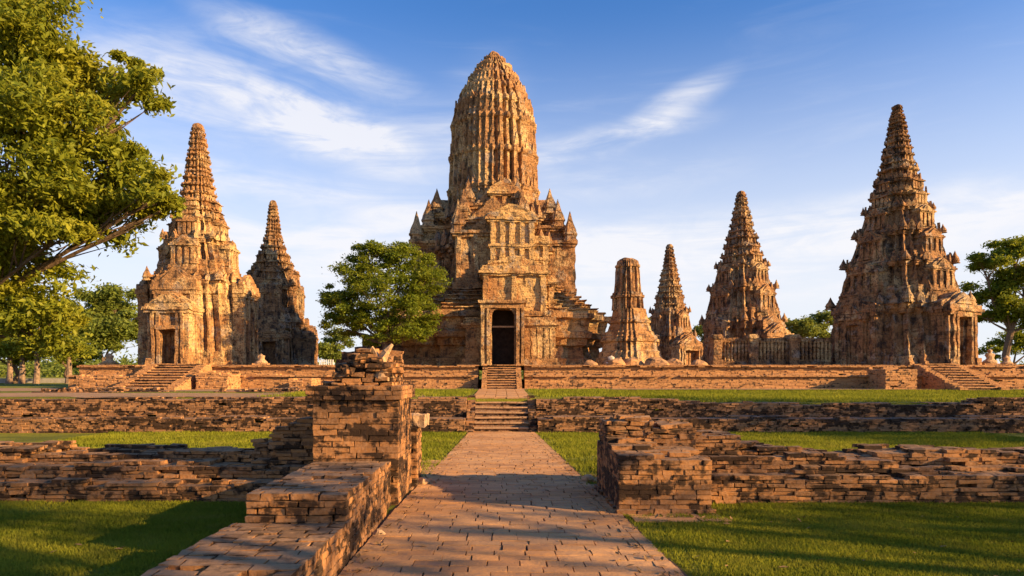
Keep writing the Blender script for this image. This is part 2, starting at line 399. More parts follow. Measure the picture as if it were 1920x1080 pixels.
def sheet(name, pts, z, mat, n=40, wob=0.15):
    """ragged flat sheet from a polygon of (x, y), fan-built"""
    P_ = []
    for i in range(len(pts)):
        a = np.array(pts[i], float); b = np.array(pts[(i+1) % len(pts)], float)
        k = max(2, int(np.linalg.norm(b-a)/0.35))
        for j in range(k):
            p = a+(b-a)*j/k; P_.append(p)
    P_ = np.array(P_); q = np.stack([P_[:, 0], P_[:, 1], P_[:, 0]*0], 1)
    P_ = P_+np.stack([fbm(q*1.1, 4), fbm(q*1.1, 9)], 1)*wob
    c = P_.mean(0); N = len(P_)
    V = np.concatenate([np.c_[P_, np.full(N, z)], [[c[0], c[1], z]]]); i = np.arange(N)
    m = MB(); m.add(V, np.stack([i, (i+1) % N, np.full(N, N)], 1)); return tag(m.build(name, mat), kind='structure')
# bare trodden earth of the upper level on the left and before the terrace
def strip(name, xs, ya, yb, z, mat, wob=0.3, seed=0):
    xs = np.arange(xs[0], xs[1], 0.5); q = np.stack([xs*0.35, xs*0, xs*0], 1)
    A = ya+wob*fbm(q, seed+1); B = yb+wob*fbm(q+9, seed+2); n = len(xs)
    V = np.concatenate([np.c_[xs, A, np.full(n, z)], np.c_[xs, B, np.full(n, z)]]); i = np.arange(n-1)
    m = MB(); m.add(V, np.stack([i, i+1, n+i+1, n+i], 1)); return tag(m.build(name, mat), kind='structure')
strip('bare_earth', (-60, -2.2), 24.6, 29.6, UP+0.006, M_earth, 2.0, 3)
strip('bare_earth', (-60, -7), 32.4, 38.6, UP+0.010, M_earth, 0.9, 7)
strip('bare_earth', (-7.5, 60), 35.3, 38.6, UP+0.008, M_earth, 0.5, 12)
strip('terrace_floor', (-24.5, 60), 38.6, 100, TZ-0.06, M_earth, 0.0, 5)

# ------------------------------------------------------------------ the paved path
def pedge(y):        # half widths of the path at a distance
    return np.interp(y, [0, 6.5, 9.6, 13.2, 21.7, 23], [-1.62, -1.60, -1.56, -1.42, -1.12, -1.1]), np.interp(y, [0, 6.58, 9.6, 13.2, 21.7, 23], [1.95, 1.80, 1.68, 1.52, 1.16, 1.12])
mb = MB(); ys = np.linspace(-2, 23.0, 40); a, b = pedge(ys)
V = np.concatenate([np.c_[a-0.04, ys, ys*0+0.004], np.c_[b+0.04, ys, ys*0+0.004]]); i = np.arange(39)
mb.add(V, np.stack([i, 40+i, 41+i, i+1], 1)); tag(mb.build('path_bedding', M_soil), kind='structure')
mb = MB(); y = 0.0; CC = []; HH = []
while y < 22.9:
    d = 0.205*random.uniform(0.93, 1.07); l, r = [float(v) for v in pedge(y+d/2)]
    x = l-random.uniform(0, 0.3); e = [l]
    while x < r-0.26:
        x += random.uniform(0.28, 0.40)
        if x > l+0.12 and x < r-0.2: e.append(x)
    e += [r-0.16, r]
    for p, q in zip(e[:-1], e[1:]):
        if q-p < 0.03: continue
        g = random.uniform(0.004, 0.009) if random.random() > 0.05 else 0.016
        CC.append(((p+q)/2, y+d/2, 0.012+random.uniform(-0.004, 0.005))); HH.append(((q-p)/2-g, d/2-random.uniform(.004, .009), 0.014))
    y += d
bricks(mb, np.array(CC), np.array(HH), 0, 0.005)
tag(mb.build('path', M_paver), kind='structure')
# widened paving beside both piers, and the upper path
mb = MB(); CC = []; HH = []
for (ax, bx, ay, by) in ((-2.05, -1.47, 11.9, 15.2), (1.62, 1.98, 11.3, 13.0), (1.80, 2.72, 8.9, 9.36), (-1.95, -1.6, 11.4, 12.2)):
    y = ay
    while y < by:
        x = ax+random.uniform(-.1, .1)
        while x < bx:
            d = random.uniform(.35, .5); CC.append((x+d/2, y+.15, 0.010+random.uniform(-.003, .003))); HH.append((d/2-.008, .142, .012)); x += d
        y += .3
bricks(mb, np.array(CC), np.array(HH), 0, 0.012); tag(mb.build('paving', M_paver), kind='structure')
mb = MB(); CC = []; HH = []
for iy in range(29):
    y = RETY+0.32+iy*0.42; wd = 1.05+0.15*(iy/29)
    for ix in range(5): CC.append((-wd+(ix+.5)*wd*2/5, y, UP+0.012)); HH.append((wd/5-.012, .205, .015))
bricks(mb, np.array(CC), np.array(HH), 0, 0.006); tag(mb.build('upper_path', M_paver), kind='structure')

# ------------------------------------------------------------------ foreground gate piers and walls
def hl(px, py, D): return EYE+(VY-py)/F*D
# left pier with rubble
root = empty('gate_pier', (-2.2, 10.8, 0))
tag(root, 'tall brick gate pier left of the path with crumbling rubble heaped on its top', 'gate pier')
sn = steps_noise(2, 1.2, 1.2, 0.10)
mb = MB()
wall(mb, -2.86, -1.56, 10.10, 11.60, 0, lambda x, y: np.where(x < -2.62, 1.72, 1.80)+0*x, proud=0.010, jit=0.008, miss=.015, H=.088, L=.36, gap=.006)
wall(mb, -2.95, -1.50, 10.02, 11.66, 1.60, lambda x, y: 0.21+0*x, H=.07, proud=0.012, jit=0.008, miss=.02)
mb.build('shaft', M_brick, root)
mb = MB()
wall(mb, -2.62, -1.66, 10.25, 11.45, 1.79, lambda x, y: 0.60-0.30*np.abs(x+2.05)*1.2-0.30*np.clip(-2.25-x, 0, 1)+sn(x, y)*1.2, L=0.24, jit=0.02, gap=0.012, proud=0.05, miss=0.12)
for k in range(46):
    x = random.gauss(-2.12, 0.24); y = random.uniform(10.25, 11.2); z = 2.30-0.62*abs(x+2.05)+random.uniform(-.10, .03)
    bricks(mb, np.array([[x, y, z]]), np.array([[random.uniform(.05, .13), random.uniform(.05, .09), random.uniform(.03, .06)]]), random.uniform(-1, 1), 0.03)
mb.build('rubble_top', M_brick, root)
mb = MB()      # forked stone standing in the rubble
mb.tube([(-1.90, 10.4, 2.02), (-1.87, 10.4, 2.20), (-1.79, 10.38, 2.34), (-1.69, 10.36, 2.44)], [0.11, 0.085, 0.06, 0.025], 6)
mb.tube([(-1.89, 10.4, 2.15), (-1.95, 10.42, 2.30), (-2.02, 10.42, 2.40)], [0.07, 0.045, 0.025], 6)
mb.tube([(-1.84, 10.4, 1.92), (-1.80, 10.4, 2.05), (-1.80, 10.4, 2.16)], [0.17, 0.14, 0.05], 7)
mb.build('forked_stone', M_stone, root, disp=(0.03, 9, 3))
# stub with bracket stone behind the pier
root = empty('doorway_jamb', (-1.55, 11.95, 0)); tag(root, 'low brick jamb with a protruding bracket stone behind the tall left pier', 'jamb')
mb = MB(); wall(mb, -1.80, -1.47, 11.66, 12.30, 0, lambda x, y: 1.06+0*x, jit=0.01); mb.build('jamb', M_brick, root)
mb = MB(); mb.box((-1.78, 11.7, 1.07), (-1.33, 12.2, 1.27), 0.06); mb.build('bracket_stone', M_stone, root, disp=(0.06, 5, 3))

# low parapet along the path, in two steps towards the camera
root = empty('path_parapet', (-2.1, 6.8, 0)); tag(root, 'stepped low brick parapet along the left edge of the path nearest the camera', 'parapet')
mb = MB(); wall(mb, -2.66, -1.60, 6.92, 9.35, 0, lambda x, y: 0.76+0*x, jit=0.010, gap=0.009, proud=0.012, miss=0.02)
wall(mb, -2.80, -1.66, 9.35, 10.05, 0, lambda x, y: 0.70+0*x, jit=0.01)
mb.build('upper_step', M_brick, root)
mb = MB(); wall(mb, -2.80, -1.60, 3.6, 6.90, 0, lambda x, y: 0.46+0*x, jit=0.010, gap=0.009, miss=0.02)
mb.build('lower_step', M_brick, root)

# cross wall to the left
def hleft(x, y):
    base = np.where(y < 10.8, 0.33, np.where(y < 11.4, 0.50, 0.60))
    tall = np.where((x < -8.0) & (y > 11.2), 0.76, 0)
    step = np.where((x > -4.2) & (y > 11.3), 0.80, 0); step = np.maximum(step, np.where((x > -3.75) & (y > 11.0), 1.05, 0))
    step = np.maximum(step, np.where((x > -3.45) & (y > 11.0), 1.20, 0)); step = np.maximum(step, np.where((x > -3.15) & (y > 11.0), 1.42, 0))
    h = np.maximum(np.maximum(base, tall), step)
    return h+snl(x, y)
snl = steps_noise(11, 0.6, 1.6, 0.09)
mb = MB(); wall(mb, -13.5, -2.87, 10.30, 12.5, 0, hleft, L=0.28, H=.062, jit=0.011, gap=0.006, proud=0.028, miss=0.03)
tag(mb.build('brick_wall', M_brick, origin=(-8, 11.4, 0)), 'ruined blackened brick wall in ragged steps left of the tall gate pier', 'wall')

# right pier
root = empty('gate_pier', (2.3, 10.5, 0)); tag(root, 'squat square brick gate pier with a broken top right of the path', 'gate pier')
snr = steps_noise(21, 1.6, 1.6, 0.07)
mb = MB(); wall(mb, 1.66, 2.98, 9.43, 11.6, 0, lambda x, y: 0.86+0.13*np.clip(y-9.6, 0, 1)+np.where(x+0.4*(y-9.4) > 2.45, -0.08, 0)+np.where(y > 9.7, snr(x, y), 0)*.6-.03, jit=0.006, proud=0.010, H=.070, miss=.02)
wall(mb, 1.62, 3.02, 9.38, 11.6, 0, lambda x, y: 0.075+0*x, jit=0.02)
mb.build('shaft', M_brick, root)
mb = MB(); wall(mb, 1.68, 2.45, 10.7, 11.55, 0.78, lambda x, y: np.where(x < 2.0, 0.47, 0.56)+snr(x, y)*.9, L=.28, jit=0.02, gap=.012, proud=0.04, miss=.06)
wall(mb, 2.3, 3.12, 10.7, 11.6, 0.80, lambda x, y: np.where(x < 2.6, 0.30, 0.36)+0*x, L=.28, jit=0.02, proud=0.03, miss=.05)
mb.build('broken_top', M_brick, root)
def hright(x, y):
    prof = np.interp(x, [2.9, 3.25, 3.6, 4.0, 4.4, 4.8, 5.6, 6.3, 7, 14], [1.05, 1.0, .98, .90, .80, .72, .62, .55, .5, .5])
    prof = np.round(prof/0.075)*0.075
    h = np.minimum(prof, np.where(y < 10.45, 0.46, np.where(y < 10.75, .70, 2)))
    h = np.where((x > 6.2) & (y > 10.95+0.05*(x-6.2)), 0.70, h); 
    return h+np.where(y > 10.4, snq(x, y), 0)
snq = steps_noise(31, 0.8, 1.8, 0.08)
mb = MB(); wall(mb, 2.99, 13.5, 10.2, 11.9, 0, hright, L=0.28, H=.062, jit=0.011, gap=0.006, proud=0.020, miss=0.03)
tag(mb.build('brick_wall', M_brick, origin=(7, 11, 0)), 'ruined orange brick wall stepping down to the right of the squat gate pier', 'wall')

# ------------------------------------------------------------------ retaining walls of the upper lawn
snm = steps_noise(41, 0.35, 1.0, 0.12)
def hmid(s):
    def f(x, y):
        top = np.where(x > 7.0, 0.93, np.where(x > 6.2, 1.02, 1.12)); top = np.where(x > 16.8, 1.12, top)
        return np.where(y < 23.35, 0.5+snm(x, y)*.4, top+snm(x, y)*np.where(y < 23.8, .6, 0.3))
    return f
mb = MB(); wall(mb, -30, -1.22, 22.3, 24.3, 0, hmid(0), L=0.34, W=.175, H=.068, jit=0.010, gap=.009, proud=0.03, miss=.03, layers=1)
tag(mb.build('retaining_wall', M_brick_mid, origin=(-12, 23.5, 0)), 'long low brick retaining wall below the bare earth, left of the middle steps', 'retaining wall', 'retaining walls of the upper lawn')
mb = MB(); wall(mb, 1.22, 30, 22.3, 24.3, 0, hmid(1), L=0.34, W=.175, H=.068, jit=0.010, gap=.009, proud=0.03, miss=.03, layers=1)
tag(mb.build('retaining_wall', M_brick_mid, origin=(12, 23.5, 0)), 'long low brick retaining wall below the bright lawn, right of the middle steps', 'retaining wall', 'retaining walls of the upper lawn')
def staircase(name, label, cx, y0, y1, z0, z1, hw, n, cheek=0.28, mat=None, cheek_front=0.0, L=.4):
    mat = mat or M_brick_mid
    root = empty(name, (cx, y0, z0)); tag(root, label, 'steps')
    m = MB(); rz_ = MB(); dz = (z1-z0)/n; dy = (y1-y0)/n
    for k in range(n):
        ya = y0+k*dy
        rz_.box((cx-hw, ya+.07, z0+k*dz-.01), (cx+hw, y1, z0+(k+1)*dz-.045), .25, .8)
        x = cx-hw
        while x < cx+hw-.05:
            x1 = min(x+random.uniform(.35, .75), cx+hw); x1 = cx+hw if cx+hw-x1 < .2 else x1
            bricks(m, np.array([[(x+x1)/2, ya+dy*.6+random.uniform(-.012, .012), z0+(k+1)*dz-.02+random.uniform(-.004, .004)]]), np.array([[(x1-x)/2-.005, dy*.62, .024]]), 0, 0.007); x = x1
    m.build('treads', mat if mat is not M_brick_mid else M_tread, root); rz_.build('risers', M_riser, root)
    for s in (-1, 1):
        m = MB(); a, b = sorted((cx+s*hw, cx+s*(hw+cheek)))
        f = lambda x, y: np.clip((y-y0+0.15)/(y1-y0), 0.06, 1.0)*(z1-z0)+0.05
        wall(m, a+.003, b-.003, y0-0.15, y1+.15, z0, f, L=cheek, W=.2, H=.075, jit=.01, layers=4)
        m.build('side_wall', mat, root)
    return root
staircase('middle_steps', 'seven broad brick steps with side walls at the end of the foreground path', 0.0, 22.55, 24.2, 0, UP+.01, 0.93, 7)

# ------------------------------------------------------------------ temple terrace
snt = steps_noise(51, 0.3, .6, 0.14, .1)
def terr(x0, x1, y0, y1, label, dz=0.0, mat=None, low=0.78):
    m = MB()
    f = lambda x, y: np.where(y < y0+0.9, low+snt(x, y)*.5, TZ-UP-0.02+dz+snt(x, y)*.4)
    wall(m, x0, x1, y0, y1, UP, f, L=.42, W=.3, H=.085, jit=.012, gap=.006, proud=.03, miss=.01, layers=1)
    for zc, yy in ((UP+low-.06, y0-.07), (TZ-.10, y0+.83)):
        xs = np.arange(x0+.2, x1-.2, .42); n = len(xs); ok = RNG.random(n) > .08
        bricks(m, np.stack([xs, np.full(n, yy)+RNG.normal(0, .012, n), np.full(n, zc)+dz], 1)[ok], np.tile([.205, .10, .042], (n, 1))[ok], 0, .015)
    return tag(m.build('temple_terrace', mat or M_brick_far, origin=((x0+x1)/2, y0, UP)), label, 'terrace', 'brick terraces under the towers')
terr(-24.6, -1.33, 37.9, 40.4, 'two-tier brick terrace in sunlight between the left tower stairs and the temple stairs')
terr(1.33, 24.2, 37.9, 40.4, 'two-tier brick terrace right of the temple stairs, under the balustered gallery wall')
terr(24.2, 50, 37.5, 40.4, 'brick terrace jutting forward under the large right tower')
staircase('temple_steps', 'narrow brick stairway with side walls up to the central tower doorway', 0.02, 36.6, 39.2, UP, TZ, 0.82, 10, .3, M_brick_far)
x_, y_, _ = P(318, 700, 41)
# left tower stairs
root = staircase('tower_steps', 'wide worn brick stairs with broken side walls before the left tower doorway', -18.5, 34.4, 38.6, UP, TZ+.05, 1.15, 10, .55, M_brick_far)
root = staircase('tower_steps', 'brick stairs running down from the doorway of the large right tower', 25.2, 34.9, 38.6, UP, TZ+.05, .85, 10, .45, M_brick_far)
# low blocks of fallen brickwork before the terrace
for (px, D, wd, h, lb) in ((410, 36.9, 1.7, .9, 'square brick block against the terrace right of the left tower stairs'),
                           (572, 36.6, 1.2, .62, 'dark brick block jutting from the terrace between the left tower and the temple stairs'),
                           (1672, 37.0, 1.7, 1.1, 'brick block jutting from the terrace left of the right tower stairs'),
                           (206, 36.8, 2.6, .75, 'low brick block at the left end of the terrace')):
    X = (px-VX)/F*D; m = MB(); sf = steps_noise(int(px), 1.2, 1, .12, .1)
    wall(m, X-wd/2, X+wd/2, D-.9, D+.95, UP, lambda x, y: h+sf(x, y), L=.4, W=.25, H=.1, jit=.02, proud=.04)
    tag(m.build('brick_block', M_brick_far, origin=(X, D, UP)), lb, 'brick block', 'brick blocks before the terrace')
for (px, py, D, wd, lb) in ((150, 742, 30.5, 2.0, 'low heap of loose bricks on the bare earth at far left'), (225, 739, 31.5, 2.6, 'low heap of loose bricks on the bare earth below the left tower stairs'),
                        (520, 738, 31, 3.0, 'low ridge of brick remains on the earth left of the rubble-topped pier')):
    X = (px-VX)/F*D; m = MB(); m.box((X-wd*.9, D-.6, UP-.05), (X+wd*.9, D+.6, UP+.05), .2)
    for k in range(60): bricks(m, np.array([[X+min(wd*.8, max(-wd*.8, random.gauss(0, wd/3))), D+random.uniform(-.5, .5), UP+.05+abs(random.gauss(0, .05))]]), np.array([[.13, .09, .05]]), random.uniform(-.5, .5), .03)
    tag(m.build('brick_heap', M_brick_mid, origin=(X, D, UP)), lb, 'brick heap', 'loose brick heaps on the upper ground')

# ------------------------------------------------------------------ towers
def plan(Ls, ss):
    """redented cross plan (first octant corners mirrored on the diagonal), unit half width"""
    q = [(Ls[0], ss[0])]
    for i in range(1, len(Ls)):
        q.append((Ls[i], ss[i-1])); q.append((Ls[i], ss[i] if i < len(ss) else Ls[i]))
    mir = [(y, x) for x, y in reversed(q)]
    if abs(q[-1][0]-q[-1][1]) < 1e-6: mir = mir[1:]
    quad = q+mir; out = []
    for k in range(4):
        c, s = [(1,0),(0,1),(-1,0),(0,-1)][k]
        out += [(x*c-y*s, x*s+y*c) for x, y in quad]
    return out
PLAN_T = plan([1.0, 0.90, 0.79], [0.40, 0.60])
PLAN_P = plan([1.0, 0.93, 0.84, 0.74], [0.24, 0.43, 0.60])
PLAN_C = plan([1.0, 0.945, 0.885, 0.81, 0.72], [0.20, 0.36, 0.50, 0.62])
PLAN_S = plan([1.0, 0.85], [0.5])
def dense(pl, seg):
    """subdivide each edge; returns points, tangential parameter, outward normal"""
    pts = []; par = []; nor = []; corners = []
    n = len(pl)
    for i in range(n):
        a = np.array(pl[i]); b = np.array(pl[(i+1) % n]); L = np.linalg.norm(b-a); k = max(2, int(round(L/seg)))
        if k < 4 and L > 0.16: k = 4
        t = (b-a)/L; nn = np.array([t[1], -t[0]])
        for j in range(k):
            pts.append(a+(b-a)*j/k); par.append((j/k, L)); nor.append(nn)
    return np.array(pts), np.array(par), np.array(nor)
def antefix(m, x, y, z, w_, h, ang, lean=0.12):
    """pointed leaf stone facing outwards"""
    o = [(-.5, 0), (.5, 0), (.56, .35), (.30, .72), (0, 1.0), (-.30, .72), (-.56, .35)]
    k = MB(); k.outline([(a*w_, b*h) for a, b in o], -0.16*w_, .26*w_)
    V = k.V[0]; V[:, 1] += V[:, 2]*lean
    k.xform(ang+math.pi/2, (x, y, z)); m.add(k.V[0], k.F)
def tier_rows(z0, z1, w0, w1, fine=0.22, heavy=1.0, tp=.35):
    """one storey: plinth moulding, wall with sunk panels, cornice. rows: (z, half width, panel depth)"""
    h = z1-z0; w = w0; wt = w0+(w1-w0)*tp; k = 0.055*heavy
    R_ = [(0, w*(1+k), 0), (.07, w*(1+k), 0), (.09, w*(1+k*.45), 0), (.15, w*(1+k*.45), 0), (.17, w, 1)]
    nw = max(2, int(h*0.5/fine))
    R_ += [(.17+(.70-.17)*i/nw, w+(wt-w)*i/nw, 1) for i in range(1, nw+1)]
    R_ += [(.715, wt*(1+k*.4), 0), (.76, wt*(1+k*.4), 0), (.775, wt*(1+k), 0), (.82, wt*(1+k), 0), (.835, wt*(1+k*1.7), 0), (.90, wt*(1+k*1.7), 0),
           (.915, wt*(1+k*.6), 0), (.99, wt*(1+k*.2), 0)]
    return [(z0+t*h, a, p) for t, a, p in R_]
def body(mb, cx, cy, rows, pl, seg_m, amp=0.10, seed=0, erode=0.0, rot=0.0):
    wmax = max(r[1] for r in rows); pts, par, nor = dense(pl, seg_m/wmax); rg = []
    t = par[:, 0]; L = par[:, 1]
    pan = ((t > 0.22) & (t < 0.78) & (L > 0.15)).astype(float)
    slot = ((np.abs(t-.26) < .055) | (np.abs(t-.74) < .055)) & (L > .15); pan = pan+slot*.9
    rib = np.where(((t > 0.42) & (t < 0.58)) & (L > 0.3), 1.0, 0.0)
    for z, w_, p in rows:
        q = pts*w_
        if p: q = q-nor*(pan*(0.05*w_+0.06)*p)[:, None]+nor*(rib*0.05*w_)[:, None]
        rg.append(np.c_[q, np.full(len(q), z)])
    m = MB(); m.rings(rg); V = m.V[0]
    if rot:
        c, s = math.cos(rot), math.sin(rot); V[:, :2] = V[:, :2]@np.array([[c, s], [-s, c]])
    V = V+np.array([cx, cy, 0]); W = rough(V, amp*.75, 2.1, seed, 4)
    W = W+0.45*amp*np.stack([vn(V*7, seed+k) for k in (5, 6, 7)], 1)
    if erode:          # bitten-off arrises and fallen patches
        e = np.clip(fbm(V*0.75, seed+60)-0.16, 0, .5)*erode
        d = V[:, :2]-np.array([cx, cy]); r = np.linalg.norm(d, axis=1)[:, None]+1e-6
        W[:, :2] -= d/r*np.minimum(e[:, None]*2.0, .5)*np.clip(r/3, .2, 1)
    mb.add(W, m.F); return pts
def pinnacle(parent, x, y, z, w_, h, mat, seed=0):
    m = MB(); rows = []
    for t, k in ((0, 1.1), (.07, 1.1), (.09, .9), (.20, .88), (.22, 1.05), (.27, 1.05), (.30, .95), (.40, .86), (.5, .70), (.6, .52), (.7, .38), (.8, .26), (.9, .14), (1.0, .03)):
        rows.append((z+t*h, w_*k, 0))
    body(m, x, y, rows, PLAN_S, .12, .035, seed); return m.build('pinnacle', mat, parent)
def arch_pts(w_, h, x0=0.0, z0=0.0, flame=False):
    """pointed pediment outline"""
    o = []
    for i in range(9):
        t = i/8; o.append((-w_*(1-t)**0.8*(1+.10*math.sin(t*9) if flame else 1), h*t**0.9))
    o2 = [(-x, z) for x, z in reversed(o[:-1])]
    return [(x0+x, z0+z) for x, z in ([(-w_, -0.001)]+o+o2+[(w_, -0.001)])][::-1]
def porch(parent, cx, cy, rot, y_front, depth, wd, z0, h, dw, dh, mat, ped=1.2, seed=0, name='porch', open_=True, side_win=False, offx=0.0):
    """porch before a tower face. local -Y is outwards. real recess inside the door frame"""
    m = MB(); hw_ = wd/2; st = 0.22
    yb = -y_front+depth; yf = -y_front; jw = (wd-dw)/2
    for s in (-1, 1):
        a, b = sorted((s*hw_, s*dw/2)); m.box((a, yf, z0), (b, yb, z0+h), st)
        for q in (0.0, 0.55):      # colonnettes of the frame
            x = s*(dw/2+0.10+q*(jw-.2)); r = min(.09, jw*.2)
            m.box((x-r, yf-.14, z0), (x+r, yf, z0+h*.93), .14)
        m.box((min(s*hw_*1.06, s*(hw_-jw*.5)), yf-.2, z0), (max(s*hw_*1.06, s*(hw_-jw*.5)), yf, z0+h*.14), .14)
    m.box((-dw/2, yf+.02, z0+dh), (dw/2, yb, z0+h), st)
    m.box((-dw/2-.25, yf-.16, z0+dh), (dw/2+.25, yf+.02, z0+dh+.22), st)
    for k, (e, t0, t1) in enumerate(((.10, .86, .91), (.2, .91, .96), (.10, .96, 1.02))):
        m.box((-hw_-e, yf-e-.05, z0+h*t0), (hw_+e, yb, z0+h*t1), st)
    pp = arch_pts(hw_*.92, ped, 0, z0+h*1.02, True); m.outline(pp, yf-.02, yf+depth*.5)
    pp = arch_pts(hw_*.62, ped*.62, 0, z0+h*1.03); m.outline(pp, yf-.16, yf)
    m.outline([(x*1.16, z0+h*1.02+(z-z0-h*1.02)*1.12) for x, z in arch_pts(hw_*.92, ped, 0, z0+h*1.02, True)], yf+.25, yf+depth*.7)
    m.xform(rot, (cx, cy, 0))
    po = m.build(name, mat, parent, disp=(0.10, 1.7, seed, 4))
    if open_:
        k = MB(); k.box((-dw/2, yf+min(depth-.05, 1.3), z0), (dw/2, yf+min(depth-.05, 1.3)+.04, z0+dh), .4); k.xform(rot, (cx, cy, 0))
        kk = k.build('doorway', M_void, po, origin=(0, 0, 0)); kk.location = Vector((0, 0, 0))-Vector(parent_world(po))  # near-black back panel standing for the unlit depth
    return po
def niche(parent, cx, cy, rot, r, z, w_, h, mat, seed=0):
    """framed arched niche on a tower face at distance r from the axis; real hollow"""
    m = MB(); t = .10*w_+.05; d = .22
    for s in (-1, 1):
        a, b = sorted((s*w_/2, s*(w_/2+t))); m.box((a, -r-d, z), (b, -r+.3, z+h*.72), .14)
    m.box((-w_/2-t*1.6, -r-d-.05, z-.12), (w_/2+t*1.6, -r+.3, z), .14)
    n = 8
    for i in range(n):           # voussoirs of the pointed arch
        a0 = math.pi*i/n; a1 = math.pi*(i+1)/n; R0 = w_/2; R1 = w_/2+t*1.3
        pz = lambda rr, a: (rr*math.cos(a), z+h*.72+rr*math.sin(a)*1.25)
        m.outline([pz(R0, a0), pz(R1, a0), pz(R1, a1), pz(R0, a1)][::-1], -r-d, -r+.3)
    m.xform(rot, (cx, cy, 0)); return m.build('niche', mat, parent, disp=(.05, 2.5, seed, 3))

def tower(name, label, cx, D, prof, low_t, mat, fac=1.2, seed=0, group=None, doors=(0,), blind=(), seg=.2, dw=.9, dh=2.2, wp=2.6, pz=.7, pf=.8, turn=0, fine=.16, step=.34):
    """prof: silhouette (image height, half width) as seen; low_t: image heights of the lower storey joints; above them rings follow ever closer"""
    X = (cx-VX)/F*D; sc_ = D/F; zz = lambda y: EYE+(VY-y)*sc_
    ys = [p[0] for p in prof]; hw = [p[1]*sc_/fac for p in prof]
    W = lambda y: float(np.interp(y, ys, hw))
    root = empty(name, (X, D, TZ-.1)); tag(root, label, 'tower', group); zb = TZ-.1
    T = list(low_t); big = len(T)-1; ytop = ys[0]; Wp = lambda y: float(np.interp(y, ys, [p[1] for p in prof]))
    rs = random.Random(seed)
    while True:
        d_ = max(6.5, Wp(T[-1])*step+3.5)*rs.uniform(.72, 1.32)
        if T[-1]-d_ <= ytop+5: break
        T.append(T[-1]-d_)
    low = MB(); up = MB()
    for i in range(len(T)-1):
        z0 = zz(T[i]) if i else zb; z1 = zz(T[i+1]); w0 = W(T[i]); w1 = W(T[i+1]); tgt = low if i < big else up; hh = z1-z0
        if i < big:
            rows = tier_rows(z0, z1, w0, w1*1.04, fine, .7, .62)
            # the roof of the storey: diminishing ledges
            zr = z1-.12*hh; rows = [q for q in rows if q[0] < zr]
            for k in range(4): a = w0*.35+w1*.65+(w1-w0*.35-w1*.65)*(k+.5)/4; rows += [(zr+.03*hh*k, a*1.02, 0), (zr+.03*hh*(k+.9), a*1.02, 0)]
        else:
            j_ = rs.uniform(-.03, .03); w = w0*(1+j_)
            rows = [(z0, w*1.0, .3), (z0+.10*hh, w*.93, .8), (z0+.35*hh, w*.92, .8), (z0+.60*hh, w*.91, .8), (z0+.64*hh, w*.97, .2), (z0+.72*hh, w*1.03, .2), (z0+.84*hh, w*1.04, .2), (z0+.88*hh, w*.95, .3), (z0+.99*hh, w1*.99, .3)]
        body(tgt, X, D, rows, PLAN_T, seg if i < big else max(.09, seg*.6), .075 if i < big else min(.065, .045+w0*.02), seed+i, .35 if i < big else .25)
        # leaf stones on the ledge corners, some fallen
        ah = min(hh*.36, .62) if i < big else hh*.42; aw = ah*.55
        for q, (a, b) in enumerate(PLAN_T):
            if rs.random() < .35: continue
            wq = (w0*.45+w1*.55) if i < big else w0*.96
            antefix(tgt, X+a*wq, D+b*wq, z1-hh*(.16 if i < big else .14), aw*rs.uniform(.8, 1.2), ah*rs.uniform(.6, 1.15), math.atan2(b, a), .04)
        if i < big:
            for (a, b) in ((.83, .83), (-.83, .83), (-.83, -.83), (.83, -.83)):
                pinnacle(root, X+a*(w0*.5+w1*.5), D+b*(w0*.5+w1*.5), z1-.16*hh, min(.27, w0*.075), min(.95, hh*.33)*rs.uniform(.75, 1.1), mat, seed+i)
    zt = zz(T[-1]); wt = W(T[-1])
    body(up, X, D, [(zt-.15, wt*.95, 0), (zt+(zz(ytop)-zt)*.5, wt*.85, 0), (zt+(zz(ytop)-zt)*.85, wt*.6, 0), (zz(ytop), wt*.25, 0)], PLAN_S, .10, .04, seed+40)
    low.build('body', mat, root); up.build('spire', mat, root)
    for k, rt in enumerate((0, math.pi/2, -math.pi/2)):
        w0 = W(T[0]); hgt = (zz(T[1])-zb)*pz
        if k in doors: porch(root, X, D, rt, w0+pf, 1.2+pf*.5, wp, zb, hgt, dw, dh, mat, wp*.28, seed+7*k)
        elif k in blind: porch(root, X, D, rt, w0*1.0+.22, .9, wp*.7, zb, hgt*.9, dw*.8, dh*.9, mat, wp*.34, seed+7*k)
        for j in range(0, big+2):
            za = zz(T[j]); zc = zz(T[j+1]); wj = W(T[j]); h_ = zc-za; m = MB(); hwj = wj*(.33 if j else .40)*(1 if j else 1); wj2 = W(T[j]*.5+T[j+1]*.5) if j else wj; yf = -(wj*.6+wj2*.4+.10)
            top = .66 if j else .80
            m.box((-hwj, yf, za), (hwj, yf+.6, za+h_*top), .16)
            for sx in (-.86, -.3, .3, .86): m.box((sx*hwj-.07-.02*wj, yf-.10, za), (sx*hwj+.07+.02*wj, yf, za+h_*top*.92), .12)
            for e, t0, t1 in ((.06, -.12, -.08), (.13, -.08, -.03), (.06, -.03, .02)): m.box((-hwj-e, yf-e-.06, za+h_*(top+t0)), (hwj+e, yf+.6, za+h_*(top+t1)), .16)
            m.outline(arch_pts(hwj*.95, h_*(.24 if j else .12), 0, za+h_*(top+.02), True), yf-.02, yf+.28)
            m.outline(arch_pts(hwj*.6, h_*(.2 if j else .1), 0, za+h_*(top+.02)), yf-.12, yf)
            m.xform(rt, (X, D, 0)); m.build('gable', mat, root, disp=(.06, 2.4, seed+j, 4))
    root.rotation_euler = (R(rs.uniform(-.5, .5)), R(rs.uniform(-.7, .7)), R(turn))
    return root, X, zz, W

